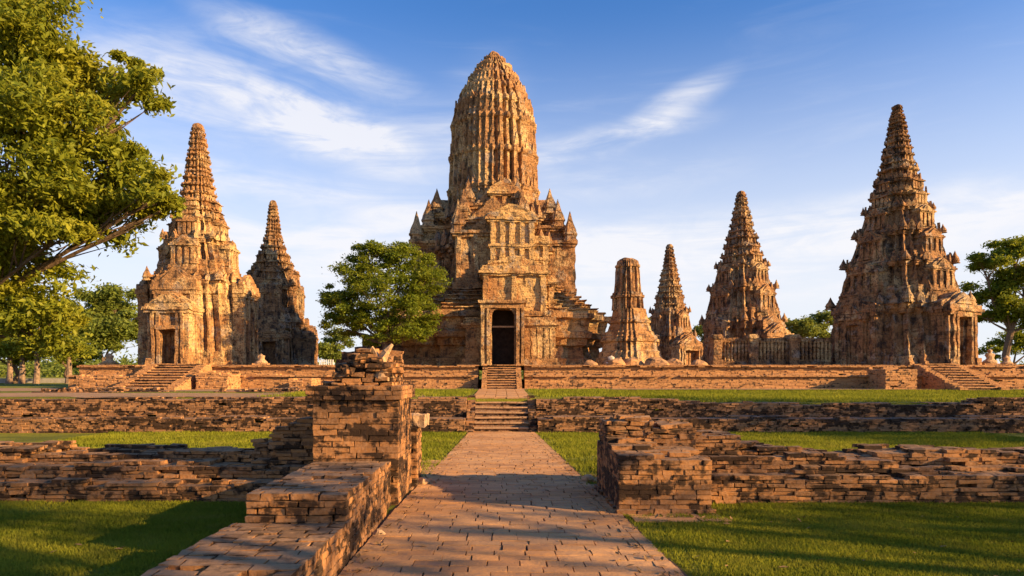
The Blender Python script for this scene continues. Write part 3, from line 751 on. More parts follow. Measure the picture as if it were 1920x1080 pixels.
L_prof = [(232, 10), (250, 13), (300, 21), (350, 29), (400, 39), (440, 50), (480, 66), (520, 77), (560, 90), (600, 98), (650, 103), (683, 106)]
tower('stepped_tower', 'sunlit ochre stepped tower with a doorway and stairs at the left of the temple', 375, 45.0, L_prof,
      [683, 505, 448, 410], M_tower_warm, 1.16, 3, pz=.58, wp=2.5, dw=.95, dh=2.3, blind=(2,), seg=.15, pf=1.0)
B_prof = [(376, 7), (400, 10), (430, 14), (460, 19), (490, 29), (510, 38), (525, 48), (560, 54), (600, 58), (640, 63), (690, 66)]
tower('stepped_tower', 'brown stepped tower with slim bright tip standing behind the ochre left tower', 515, 66.0, B_prof,
      [690, 590, 530, 505], M_tower, 1.12, 13, doors=(0, 1), pz=.6, wp=3.4, dw=1.2, dh=2.6, seg=.22, turn=12)
R_prof = [(198, 8), (230, 15), (280, 25), (330, 36), (380, 50), (420, 64), (460, 75), (490, 86), (540, 104), (600, 120), (650, 131), (683, 136)]
tower('stepped_tower', 'largest stepped side tower, dark facing side and sunlit door front, at the far right', 1684, 44.0, R_prof,
      [683, 555, 490, 435, 392], M_tower, 1.26, 23, pz=.78, wp=2.6, dw=1.1, dh=3.0, blind=(1, 2), seg=.17, turn=22, pf=.45)
C_prof = [(358, 7), (400, 15), (440, 24), (480, 35), (520, 47), (560, 58), (600, 68), (640, 73), (690, 77)]
tower('stepped_tower', 'stepped tower behind the balustered gallery wall right of the broken chedi', 1393, 62.0, C_prof,
      [690, 590, 535, 495], M_tower, 1.15, 33, pz=.6, wp=3.2, dw=1.1, dh=2.4, blind=(1, 2), seg=.21, turn=28)
D_prof = [(458, 5), (500, 12), (540, 20), (580, 29), (620, 38), (650, 44), (690, 47)]
tower('stepped_tower', 'smallest distant stepped tower with an arched opening, beside the broken chedi', 1256, 84.0, D_prof,
      [690, 620, 580], M_tower, 1.1, 43, pz=.62, wp=4.0, dw=2.2, dh=2.4, seg=.26, turn=30)

# ------------------------------------------------------------------ broken chedi
X, D = (1180-VX)/F*45.6, 45.6
root = empty('broken_chedi', (X, D, TZ-.1)); tag(root, 'small chedi with a flared base and a snapped-off square shaft right of the central tower', 'chedi')
m = MB(); s_ = D/F; z = lambda y: EYE+(VY-y)*s_
PC = plan([1, .90, .80], [.46, .64])
rows = [(TZ-.1, 56*s_, 0), (z(672), 56*s_, 0), (z(670), 52*s_, 0), (z(660), 50*s_, 0), (z(658), 46*s_, 0), (z(643), 44*s_, 0), (z(641), 48*s_, 0), (z(637), 48*s_, 0), (z(635), 45*s_, 0), (z(631), 45*s_, 0), (z(629), 41*s_, 0), (z(623), 40*s_, 0), (z(621), 36*s_, 0), (z(612), 34*s_, 0), (z(608), 32*s_, 0), (z(606), 35*s_, 0), (z(602), 35*s_, 0), (z(600), 31*s_, 0), (z(592), 29*s_, 0), (z(580), 27*s_, 0)]
body(m, X, D, rows, PC, .12, .05, 77, .15); m.build('plinth', M_tower_warm, root)
m = MB(); rows = [(z(582), 27*s_, 1), (z(570), 26*s_, 1), (z(560), 25.5*s_, 1), (z(559), 28*s_, 0), (z(555), 28*s_, 0), (z(554), 25*s_, 0), (z(550), 25*s_, 0), (z(549), 22.5*s_, 1), (z(540), 22*s_, 1), (z(530), 21*s_, 1), (z(520), 20.5*s_, 1), (z(510), 19.8*s_, 1), (z(503), 19*s_, 1), (z(502), 20.5*s_, 0), (z(498), 20.5*s_, 0), (z(497), 18.5*s_, 0), (z(491), 17.5*s_, 0), (z(488), 14*s_, 0), (z(485), 9*s_, 0)]
body(m, X-.15, D, rows, PC, .09, .055, 78, .2); m.build('shaft', M_tower, root); root.rotation_euler.z = R(28)

# ------------------------------------------------------------------ central prang
D = 53.0; s_ = D/F; X = -.62; z = lambda y: EYE+(VY-y)*s_
root = empty('central_prang', (X, D, TZ-.1)); tag(root, 'huge central tower with ribbed bullet-shaped top and tall dark doorway above the temple stairs', 'tower')
m = MB(); PB = plan([1.0, .90, .80], [.45, .62])
rows = [(TZ-.1, 200, 0), (z(676), 200, 0), (z(674), 192, 0), (z(656), 189, 0), (z(654), 197, 0), (z(644), 199, 0), (z(642), 206, 0), (z(633), 207, 0), (z(631), 200, 0), (z(612), 203, 0), (z(610), 211, 0), (z(602), 211, 0)]
for k in range(7):
    ya = 601-k*7.6; wa = 200-(200-140)*((k)/6)**.8; rows += [(z(ya), wa, 0), (z(ya-5), wa-1, 0), (z(ya-5.6), wa+3, 0), (z(ya-7), wa+3, 0)]
rows += [(z(546), 136, 0)]
def densify(rows, st):
    out = [rows[0]]
    for a, b in zip(rows[:-1], rows[1:]):
        k = max(1, int((b[0]-a[0])/st))
        for i in range(1, k+1): out.append((a[0]+(b[0]-a[0])*i/k, a[1]+(b[1]-a[1])*i/k, b[2]))
    return out
rows = densify([(a, b*s_/1.02, c) for a, b, c in rows], .25)
body(m, X, D, rows, PB, .2, .09, 5, .45); m.build('plinth', M_tower_warm, root)
# cruciform main storey with stepped porch roofs on each face
m = MB(); bw = 118*s_
r1 = tier_rows(z(560), z(470), bw, bw*.96, .2, 1.3); body(m, X, D, r1, PLAN_P, .17, .12, 6, .5)
r1 = tier_rows(z(470), z(415), 104*s_, 90*s_, .2, 1.1); body(m, X, D, r1, PLAN_P, .17, .10, 7, .3)
for (a, b) in PLAN_P:
    antefix(m, X+a*bw, D+b*bw, z(476), .6, 1.2, math.atan2(b, a)); antefix(m, X+a*98*s_, D+b*98*s_, z(424), .5, 1.1, math.atan2(b, a))
m.build('body', M_tower, root)
for k, rt in enumerate((math.pi/2, -math.pi/2, 0)):
    for j, (hwp, r0, y0, y1) in enumerate(((62, 143, 560, 464), (54, 122, 470, 436), (46, 108, 445, 410))):
        if k == 2: r0 += 2
        m = MB(); a = hwp*s_; f = -r0*s_; za, zb_ = z(y0), z(y1)
        m.box((-a, f, za), (a, f+2.4, zb_), .2)
        for sx in (-.9, -.45, .45, .9): m.box((sx*a-.16, f-.16, za), (sx*a+.16, f, zb_-.3), .16)
        for e, dz in ((.18, .42), (.30, .22)): m.box((-a-e, f-e, zb_-dz), (a+e, f+2.4, zb_-dz+.2), .2)
        m.box((-a*1.08, f-.25, za), (a*1.08, f+2, za+.45), .2)
        m.outline(arch_pts(a*.62, 1.5, 0, zb_-.02, True), f+.2, f+1.9)
        m.xform(rt, (X, D, 0)); m.build('side_porch', M_tower_warm if k != 0 else M_tower, root, disp=(.12, 1.5, 60+j, 4))
        for sx in (-1, 1):
            c, sn_ = math.cos(rt), math.sin(rt); lx, ly = sx*a*.92, f+.25
            px_, py_ = X+lx*c-ly*sn_, D+lx*sn_+ly*c
            pinnacle(root, px_, py_, zb_-.1, (.52), 2.4-.2*j, M_tower, 3+j)
    niche(root, X, D, rt, 143*s_, z(545), .9, 2.6, M_tower, 3)
# ribbed cob
cob = [(440, 91), (400, 86), (365, 84.5), (330, 83), (302, 82), (270, 80), (242, 78.5), (215, 75), (190, 66), (170, 56), (150, 45), (132, 33), (118, 22), (108, 13), (100, 6)]
ty = [432, 365, 302, 242, 208, 180, 156, 136, 119, 106]
cw = lambda y: float(np.interp(y, [p[0] for p in cob][::-1], [p[1]/1.02 for p in cob][::-1]))*s_
m = MB(); rr = []; NZ = 150
for k in range(NZ+1):
    yy = 436+(104-436)*k/NZ; u = None
    ring = 0
    for t in ty:
        d = (t-yy)                       # pixels above a storey joint
        if -1.5 <= d < 3.5: ring = .040
        elif -5 <= d < -1.5: ring = .026
        elif 3.5 <= d < 6.5: ring = .012
    rr.append((z(yy), cw(yy)*(1+ring), 1.3 if ring == 0 else .5))
body(m, X, D, rr, PLAN_C, .10, .06, 90, .10)
rs = random.Random(4)
for i, t in enumerate(ty[1:-1]):
    w0 = cw(t); ah = (ty[i+1]-ty[i+2])*s_*.42
    for q, (a, b) in enumerate(PLAN_C):
        if rs.random() < .25: continue
        antefix(m, X+a*w0*.975, D+b*w0*.975, z(t)+.05, min(.32, w0*.16)*rs.uniform(.8, 1.1), ah*rs.uniform(.7, 1.2), math.atan2(b, a), -.02 if i > 3 else .0)
for i in range(4):
    yy = (ty[i]+ty[i+1])/2
    for q, (a, b) in enumerate(PLAN_C):
        if rs.random() < .3: continue
        antefix(m, X+a*cw(yy)*.965, D+b*cw(yy)*.965, z(yy)-.1, .28, (ty[i]-ty[i+1])*s_*.26*rs.uniform(.7, 1.1), math.atan2(b, a), 0)
body(m, X, D, [(z(108), cw(106)*1.05, 0), (z(103), cw(104)*1.0, 0), (z(100), .28, 0), (z(96), .08, 0)], PLAN_S, .12, .04, 99)
m.build('ribbed_top', M_tower_warm, root)
# front porches in three storeys, then the door portal
def block(name, x0, x1, yf, yb, z0, z1, mat, cor=1, seed=0, pil=4, ped=0.0, base=True, mids=()):
    m = MB(); st = .2; n = pil
    m.box((x0, yf, z0), (x1, yb, z1), st)
    for i in range(n):
        cxp = x0+.2+(x1-x0-.4)*i/(n-1) if n > 1 else (x0+x1)/2
        m.box((cxp-.17, yf-.15, z0), (cxp+.17, yf, z1-.5), .15)
    for e, a, b in ((.14, .62, .48), (.26, .48, .30), (.14, .30, .12), (.05, .12, -.08)): m.box((x0-e, yf-e-.05, z1-a), (x1+e, yb, z1-b), st)
    if base:
        for e, a, b in ((.28, 0, .3), (.16, .3, .55)): m.box((x0-e, yf-e-.05, z0+a), (x1+e, yb, z0+b), st)
    for fz in mids:
        zc = z0+(z1-z0)*fz
        for e, a, b in ((.07, -.18, -.06), (.15, -.06, .07), (.05, .07, .16)): m.box((x0-e, yf-e-.07, zc+a), (x1+e, yb, zc+b), st)
    if ped: m.outline(arch_pts((x1-x0)*.48, ped, (x0+x1)/2, z1, True), yf+.05, yf+.9)
    return m.build(name, mat, root, disp=(.12, 1.5, seed, 4))
zf = lambda y, D_: EYE+(VY-y)*D_/F
# ground storey: two wings beside the portal
block('porch_wing', -2.35, -1.35, 43.2, 45.5, TZ-.1, zf(597, 43.2), M_tower_warm, seed=201, pil=3)
block('porch_wing', 1.50, 3.50, 43.2, 45.5, TZ-.1, zf(597, 43.2), M_tower_warm, seed=202, pil=5)
block('porch_storey', -1.25, 3.0, 44.5, 48.0, zf(600, 44.5), zf(500, 44.5), M_plaster, seed=203, pil=3, ped=.8, base=False, mids=(.12,))
block('porch_storey', -.80, 2.3, 46.4, 50.5, zf(505, 46.4), zf(400, 46.4), M_plaster, seed=204, pil=5, ped=.7, mids=(.42,))
block('porch_storey', -.75, 1.25, 48.4, 51, zf(405, 48.4), zf(352, 48.4), M_plaster, seed=205, pil=3, ped=.8)
for o in list(root.children):
    if o.name.split('.')[0] in ('body', 'ribbed_top') or (o.name.startswith('niche')): o.rotation_euler.z = R(20)
block('porch_storey', 2.3, 3.6, 45.6, 48.6, zf(600, 45.6), zf(520, 45.6), M_tower_warm, seed=206, pil=2, base=False, mids=(.4,))
block('porch_storey', -1.6, -.75, 47.2, 49.6, zf(520, 47.2), zf(440, 47.2), M_tower_warm, seed=207, pil=2, base=False, mids=(.5,))
block('porch_storey', 2.3, 3.3, 47.2, 49.6, zf(530, 47.2), zf(445, 47.2), M_tower_warm, seed=208, pil=2, base=False, mids=(.5,))
# portal and passage; the dark depth is painted on its back panel
m = MB(); x0, x1 = -.62, .84; yf = 42.2; zb0 = TZ-.1; zl = zf(577, 42.2)
for a, b in ((x0-.72, x0), (x1, x1+.62)): m.box((a, yf+.1, zb0), (b, 44.1, zl+.35), .2)
for a, b in ((x0-.30, x0-.10), (x1+.10, x1+.30), (x0-.66, x0-.46), (x1+.42, x1+.6)): m.box((a, yf-.1, zb0), (b, yf+.15, zl), .15)
m.box((x0-.72, yf, zl), (x1+.62, 44.6, zl+.3), .2); m.box((x0-.85, yf-.15, zl+.3), (x1+.75, 44.5, zl+.48), .2)
for s in (-1, 1):
    cx_ = (x0+x1)/2; m.outline([(cx_+s*.73, zl-.02), (cx_+s*.73, zl-.42), (cx_+s*.66, zl-.18), (cx_+s*.45, zl-.06), (cx_+s*.3, zl-.02)][::-s], yf+.1, yf+.5)
pt = m.build('portal', M_tower_warm, root, disp=(.05, 1.7, 300, 3))
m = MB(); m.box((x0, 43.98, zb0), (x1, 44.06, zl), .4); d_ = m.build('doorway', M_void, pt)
m = MB(); m.box((x0, yf+.9, zf(614, 43.1)), (x1, yf+1.05, zf(611, 43.1)), .2); m.build('lintel_beam', M_stone, pt)
# dark stepped plinth to the left of the prang behind the tree
m = MB()
for i, (a, h0, h1) in enumerate(((-11.6, 0, .55), (-11.2, .55, 1.1), (-10.4, 1.1, 1.45), (-9.9, 1.45, 2.1), (-9.0, 2.1, 2.5))): m.box((a, 46.5+i*.35, TZ-.1+h0), (-5.0, 52, TZ-.1+h1), .25)
tag(m.build('stepped_plinth', M_tower_dark, origin=(-8, 49, TZ-.1), disp=(.16, 1.4, 8, 4)), 'dark stepped masonry plinth behind the round tree left of the central tower', 'plinth')

# ------------------------------------------------------------------ gallery wall with balusters
gx0, gx1, gy0 = (1345-VX)/F*44, (1568-VX)/F*44, 44.0
def gallery(px0, px1, D, label, nb, ytop=634):
    a, b = (px0-VX)/F*D, (px1-VX)/F*D; root = empty('gallery_wall', ((a+b)/2, D, TZ-.1)); tag(root, label, 'wall', 'lengths of the gallery wall')
    zt = EYE+(VY-ytop)*D/F; zb_ = TZ-.1; m = MB(); m.box((a, D, zb_), (b, D+.6, zb_+.42), .2); m.build('sill', M_tower, root, disp=(.07, 2, 5, 3))
    m = MB(); m.box((a, D+.05, zt-.22), (b, D+.55, zt), .2); m.build('coping', M_tower, root, disp=(.09, 2, 6, 3))
    m = MB(); m.box((a, D+.34, zb_+.40), (b, D+.55, zt-.2), .3); m.build('panel', M_tower_dark, root, disp=(.06, 2, 7, 3))
    for i in range(nb):
        x = a+(b-a)*(i+.5)/nb; m = MB(); rg = []
        h_ = zt-.2-(zb_+.4)
        for t, r in ((0, .13), (.08, .13), (.1, .085), (.3, .115), (.5, .085), (.52, .12), (.58, .085), (.8, .115), (.92, .085), (.94, .13), (1, .13)):
            rg.append(np.array([(x+r*math.cos(q), D+.17+r*math.sin(q), zb_+.4+t*h_) for q in np.linspace(0, 2*math.pi, 8, endpoint=False)]))
        m.rings(rg); m.build('baluster', M_tower_warm, root, disp=(.03, 3, 9, 2))
    return root
gallery(1350, 1404, 44, 'short length of gallery wall with balusters, leftmost before the tall right-centre tower', 8)
gallery(1418, 1480, 44, 'middle length of gallery wall with weathered balusters between two square piers', 9)
gallery(1496, 1562, 44, 'length of gallery wall with balusters touching the large right tower', 9)
for px, lb in ((1411, 'square masonry pier between the leftmost and middle gallery wall lengths'), (1488, 'square masonry pier between the middle and rightmost gallery wall lengths'), (1344, 'eroded masonry pier at the left end of the gallery wall')):
    x = (px-VX)/F*43.9; m = MB(); zt = EYE+(VY-630)*44/F
    m.box((x-.28, 43.7, TZ-.1), (x+.28, 44.7, zt+.08), .16); m.box((x-.36, 43.62, TZ-.1), (x+.36, 44.7, TZ+.35), .16); m.box((x-.35, 43.63, zt-.2), (x+.35, 44.7, zt-.02), .16)
    tag(m.build('gallery_pier', M_tower, origin=(x, 44, TZ-.1), disp=(.1, 1.8, 9, 4)), lb, 'pier', 'gallery wall piers')

# ------------------------------------------------------------------ rubble and statues on the terrace
def boulder(px, D, w_, h, label, seed, mat=None, d=None):
    X = (px-VX)/F*D; m = MB(); rg = []
    for t in np.linspace(0, 1, 7):
        r = math.sqrt(max(0.02, 1-t**1.6)); rg.append(np.array([(X+w_/2*r*math.cos(q), D+(d or w_*.35)*r*math.sin(q), TZ-.1+h*t) for q in np.linspace(0, 2*math.pi, 14, endpoint=False)]))
    m.rings(rg); return tag(m.build('rubble_mound', mat or M_brick_far, origin=(X, D, TZ-.1), disp=(.22*min(1, w_), 1.9, seed, 4)), label, 'rubble mound', 'rubble mounds on the terrace edge')
for i, (px, D, w_, h, lb) in enumerate(((1108, 41, 1.0, .45, 'first low rubble mound right of the central tower porch'), (1152, 41, 1.4, .55, 'rubble mound before the left foot of the broken chedi'), (1185, 41.5, 1.7, .62, 'pointed rubble mound before the broken chedi'),
                                     (1232, 41, 1.5, .55, 'rubble mound between the broken chedi and the smallest tower'), (1262, 41.4, 1.3, .5, 'rubble mound left of the arched opening of the smallest tower'), (1310, 41.2, 1.2, .48, 'rubble mound beneath the right foot of the smallest tower'))):
    boulder(px, D, w_, h, lb, 100+i)
def statue(px, D, h, label, head=False, z0=None, mat=None, rz=0):
    X = (px-VX)/F*D; z0 = TZ-.08 if z0 is None else z0; m = MB(); root = empty('seated_statue', (X, D, z0)); tag(root, label, 'statue', 'weathered seated statues')
    m.box((X-h*.48, D-h*.3, z0), (X+h*.48, D+h*.3, z0+h*.22), .08); m.build('pedestal', M_brick_far, root, disp=(.08, 3, 4, 3))
    m = MB(); prof = ((0, .42, .28), (.08, .44, .30), (.16, .38, .27), (.24, .24, .18), (.36, .20, .14), (.52, .25, .15), (.62, .27, .14), (.68, .18, .11), (.72, .09, .08), (.76, .08, .08)) + (((.82, .12, .11), (.92, .12, .12), (1.0, .05, .05)) if head else ((.79, .03, .03),))
    rg = [np.array([(X+a*h*math.cos(q), D+b*h*math.sin(q), z0+h*.22+t*h*.8) for q in np.linspace(0, 2*math.pi, 16, endpoint=False)]) for t, a, b in prof]
    m.rings(rg); m.build('figure', mat or M_stone, root, disp=(.06*h, 5, 7, 3)); return root
statue(490, 42.0, .95, 'headless seated stone statue on the terrace before the dark-bodied left tower', False)
statue(205, 42.5, 1.0, 'worn seated stone statue on the terrace at the left foot of the ochre tower')
statue(1146, 40.9, .8, 'pale seated stone fragment left of the broken chedi', mat=plain('pale_plaster', (.55, .47, .38), nz=8))
statue(1856, 43.0, 1.1, 'seated stone statue to the right of the large right tower', True)
statue(1888, 44.5, .9, 'small headless seated statue furthest right on the terrace', False)
# little rocks beside the piers
for i, (x, y, s, lb) in enumerate(((-1.42, 11.95, .13, 'rounded rock at the foot of the low jamb behind the left pier'), (-1.27, 12.05, .09, 'small rock on the paving beside the low jamb'), (1.60, 12.3, .12, 'dark rock on the path edge behind the right pier'), (-1.50, 8.2, .07, 'small brick chip at the foot of the path parapet'))):
    m = MB(); rg = [np.array([(x+s*r*math.cos(q), y+s*.8*r*math.sin(q), .02+s*.9*t) for q in np.linspace(0, 2*math.pi, 9, endpoint=False)]) for t, r in ((0, .9), (.3, 1), (.7, .8), (1, .35))]
    m.rings(rg); tag(m.build('rock', M_stone, origin=(x, y, .02), disp=(.05, 8, i, 3)), lb, 'rock')

# ------------------------------------------------------------------ trees
def leaves(m, C, size, flat=0.5, shape=1.9, droop=0.0):
    N = len(C); n = RNG.normal(size=(N, 3)); n[:, 2] = np.abs(n[:, 2])+flat; n /= np.linalg.norm(n, axis=1)[:, None]
    u = np.cross(n, RNG.normal(size=(N, 3))); u /= np.linalg.norm(u, axis=1)[:, None]+1e-9; v = np.cross(n, u)
    s = size*RNG.uniform(.45, 1.45, N)[:, None]; u[:, 2] -= droop
    V = np.stack([C-u*s*.5*shape*.9, C-u*s*.02*shape+v*s*.42+n*s*.10, C+u*s*.5*shape, C-u*s*.02*shape-v*s*.42+n*s*.10], 1)
    q = np.arange(N)*4; Fq = np.concatenate([np.stack([q, q+1, q+2], 1), np.stack([q, q+2, q+3], 1)])
    m.add(V.reshape(-1, 3), Fq, np.repeat(np.clip(RNG.normal(.45, .28, N), 0, 1), 4))
def tree(name, label, base, blobs, trunk_r, nleaf, size, lm, bm=None, clump=0.35, nclump=26, cat='tree', group=None, fork=None, shell=.55, flat=.5, seed=1, sub=5, droop=0.0, limb=.7):
    """blobs: (x, y, z, rx, ry, rz) world ellipsoids of the crown"""
    rs = random.Random(seed); bm = bm or M_bark
    root = empty(name, base); tag(root, label, cat, group); B = Vector(base)
    tr = MB(); cr = MB(); fork = Vector(fork) if fork else B+Vector((0, 0, (min(b[2]-b[5] for b in blobs)-B.z)*.9+.1))
    mid = (B+fork)/2+Vector((rs.uniform(-1, 1)*trunk_r, rs.uniform(-1, 1)*trunk_r, 0))
    tr.tube([B-Vector((0, 0, .1)), B+Vector((0, 0, .15)), mid, fork], [trunk_r*1.5, trunk_r*1.05, trunk_r*.85, trunk_r*.8], 9)
    vol = sum((b[3]*b[4]*b[5])**(2/3) for b in blobs)
    for b in blobs:
        c = Vector(b[:3]); r = Vector(b[3:6]); share = (b[3]*b[4]*b[5])**(2/3)/vol
        m1 = fork.lerp(c, .5)+Vector((rs.uniform(-.2, .2)*r.x, rs.uniform(-.2, .2)*r.y, -.15*r.z+ rs.uniform(-.1, .2)*r.z))
        lr = trunk_r*min(limb, .25+share*1.4); cc = c-Vector((0, 0, r.z*.3))
        tr.tube([fork-Vector((0, 0, trunk_r*.6)), m1, cc], [lr, lr*.65, lr*.35], 6)
        nc = max(4, int(nclump*len(blobs)*share)); cl = []
        for k in range(nc):
            d = Vector((rs.gauss(0, 1), rs.gauss(0, 1), rs.gauss(0, 1)+.25)).normalized(); rad = rs.uniform(shell, 1.0)
            p = c+Vector((d.x*r.x*rad, d.y*r.y*rad, d.z*r.z*rad)); cl.append(p)
            if k < sub*2:
                q = m1.lerp(cc, rs.uniform(.3, 1)); mm = q.lerp(p, .5)+Vector((rs.uniform(-.1, .1)*r.x, rs.uniform(-.1, .1)*r.y, rs.uniform(-.15, .1)*r.z))
                tr.tube([q, mm, p], [lr*.28, lr*.18, lr*.05], 5)
        per = int(nleaf*share/nc)
        for p in cl:
            sx = clump*rs.uniform(.7, 1.3)*(r.x*r.y*r.z)**(1/3)
            P_ = RNG.normal(size=(per, 3))*np.array([sx*.55, sx*.55, sx*.30])
            leaves(cr, np.array(p)[None]+P_, size, flat, droop=droop)
    tr.build('trunk', bm, root, disp=(trunk_r*.25, 1.0/max(.2, trunk_r)*.4, seed, 2)); cr.build('crown', lm, root)
    return root
def blob(px, py, D, rx, rz, ry=None): # pixel radii
    x, y, z = P(px, py, D); k = D/F; return (x, y, z, rx*k, (ry or rx)*k, rz*k)
# the big overhanging tree at the left
D = 13.0
bl = [blob(px, py, D+dd, rx, rz) for px, py, dd, rx, rz in ((40, 60, 0, 115, 75), (150, 150, .5, 110, 62), (250, 165, 0, 75, 34), (300, 385, .4, 50, 34), (255, 130, .4, 40, 24), (80, 610, .6, 70, 45), (230, 290, .3, 60, 34), (60, 230, -.6, 130, 90), (190, 235, .3, 70, 40), (170, 330, .3, 120, 62), (275, 365, 0, 75, 45), (60, 390, 0, 120, 80),
      (190, 420, .6, 75, 45), (40, 500, .5, 90, 70), (-140, 150, 1, 150, 120), (-150, 380, 0, 160, 140), (40, 590, 1, 80, 62), (95, 440, -.5, 70, 40), (-120, 560, 1, 120, 90), (-60, -60, 1, 150, 90))]
tree('overhanging_tree', 'large broad-leaved tree reaching in from the left edge of the photo', (-13.6, 14.5, 0), bl, (.34), 115000, .072, M_leaf_near, clump=.36, nclump=30, limb=.2, fork=(-12.4, 14, 2.6), seed=5, shell=.3, flat=.25, sub=6, droop=.25)
# round tree before the central tower
D = 41.5
bl = [blob(px, py, D+dd, rx, rz) for px, py, dd, rx, rz in ((660, 520, 0, 42, 38), (700, 490, .5, 48, 34), (755, 490, .3, 40, 34), (795, 530, 0, 42, 42), (720, 545, -.8, 55, 45), (640, 580, .2, 38, 28), (775, 590, -.4, 48, 42), (690, 600, 0, 50, 26), (660, 620, .5, 24, 14), (810, 500, .6, 24, 26), (740, 620, -.5, 42, 26), (790, 615, 0, 30, 28), (625, 560, 0, 30, 26), (640, 610, 0, 34, 24), (660, 575, -.6, 34, 30), (690, 640, 0, 26, 12), (690, 470, 0, 34, 18), (765, 468, 0, 28, 16))]
tree('round_tree', 'full round green tree on the terrace in front of the central tower', ((728-VX)/F*D, D, TZ-.1), bl, (.22), 62000, .098, M_leaf_mid, clump=.30, nclump=22, seed=9, shell=.45, fork=P(722, 640, D))
# trees beyond
def far(label, px, D, bls, n, size, lm, tr=.22, cl=.4, seed=1, fk=None, nm='distant_tree', zb_=UP, shell=.4, grp='trees beyond the temple', nc=12, bm=None, sub=5):
    return tree(nm, label, ((px-VX)/F*D, D, zb_), [blob(a, b, D+dd, c, d) for a, b, dd, c, d in bls], tr, n, size, lm, clump=cl, nclump=nc, seed=seed, fork=fk, shell=shell, group=grp, bm=bm, sub=sub)
far('bright spreading tree behind the left end of the terrace beside the ochre tower', 195, 84, ((165, 570, 0, 40, 26), (215, 565, 1, 45, 25), (180, 610, -1, 60, 28), (240, 600, 0, 35, 34), (230, 640, 1, 45, 26), (150, 650, 1, 30, 22)), 32000, .27, M_leaf_far, .3, seed=3)
far('dark bushy tree standing on the lawn left of the terrace', 128, 62, ((115, 660, 0, 26, 26), (150, 668, 1, 26, 20), (90, 650, 0, 26, 22)), 12000, .2, M_leaf_mid, seed=4)
far('low tree at the left picture edge beneath the overhanging branches', 28, 58, ((20, 630, 0, 60, 30), (60, 665, 0, 28, 22), (-20, 660, 0, 40, 24)), 10000, .2, M_leaf_mid, seed=6)
far('small bright tree between the dark-bodied tower and the round tree', 622, 95, ((612, 650, 0, 22, 20), (635, 640, 0, 24, 20), (625, 668, 0, 30, 14)), 7000, .25, M_leaf_far, seed=7)
far('tall spreading tree with bare lower limbs at the right picture edge', 1893, 88, ((1848, 500, 0, 44, 26), (1900, 468, 0, 48, 28), (1858, 545, 1, 50, 22), (1925, 520, 0, 54, 36), (1895, 590, 1, 52, 22), (1955, 590, 0, 55, 36), (1848, 592, 0, 34, 16), (1890, 555, -.8, 40, 18)), 40000, .24, M_leaf_mid, .5, cl=.34, seed=8, fk=P(1895, 620, 88), shell=.3, sub=8)
far('dark tree low behind the right tower at the picture edge', 1900, 96, ((1900, 640, 0, 40, 26), (1850, 660, 0, 24, 20), (1950, 650, 0, 40, 30)), 9000, .22, M_leaf_mid, seed=10)
far('bright flat-topped tree behind the gallery wall', 1530, 90, ((1500, 605, 0, 30, 12), (1552, 605, 0, 26, 18), (1520, 625, 0, 44, 14)), 8000, .26, M_leaf_far, seed=11)
far('small tree glimpsed between the two right-centre towers', 1318, 100, ((1316, 628, 0, 16, 20), (1322, 650, 0, 18, 16)), 4000, .28, M_leaf_far, seed=12)
far('small tree glimpsed right behind the broken chedi', 1214, 105, ((1212, 612, 0, 12, 18), (1214, 640, 0, 14, 18)), 3000, .28, M_leaf_far, seed=13)
# far woodland belt closing the horizon
m = MB(); C = []
for k in range(420):
    a = random.uniform(-260, 260); yy = random.uniform(150, 210); h_ = 3.4+1.4*float(n1d(a*.06)[0])+random.uniform(-.8, .8)
    C.append(np.array([a, yy, UP+h_*.5])+RNG.normal(size=(120, 3))*np.array([2.6, 2.6, h_*.30]))
leaves(m, np.concatenate(C), .75, .5); tag(m.build('woodland', M_leaf_far), 'distant belt of low woodland closing the horizon behind the temple', 'woodland', kind='stuff')
# trees standing out of the picture to the right, whose shade falls across lawn and path
def shade_tree(x, y, label, seed, s=1.0, n=9000, lift=0.0):
    bl = [(x+a*s, y+b*s, c*s+lift, r*s, r*s, q*s) for a, b, c, r, q in ((0, 0, 6.5, 2.6, 1.8), (2.2, 1, 6, 2, 1.5), (-2.2, .6, 5.6, 2, 1.4), (.6, -2.2, 5.8, 2, 1.4), (0, 1.8, 7.6, 1.8, 1.2), (-.6, -1, 4.4, 1.8, 1))]
    tree('shade_tree', label, (x, y, 0), bl, .25*s, n, .17, M_leaf_mid, clump=.42, nclump=13, seed=seed, shell=.25, group='trees right of the lawn')
shade_tree(15.4, -1.2, 'spreading tree on the lawn to the right of the camera, nearest of its kind', 21, 1.15, 5000, 1.2)
shade_tree(19.5, 1.0, 'very thin young spreading tree on the lawn between two fuller ones', 25, 1.1, 450)
shade_tree(29, 0.5, 'thin spreading tree on the far right lawn, level with the camera', 22, 1.1, 1700)
shade_tree(33, 14.5, 'spreading tree far right, in line with the middle retaining wall', 23, 1.15, 5000)

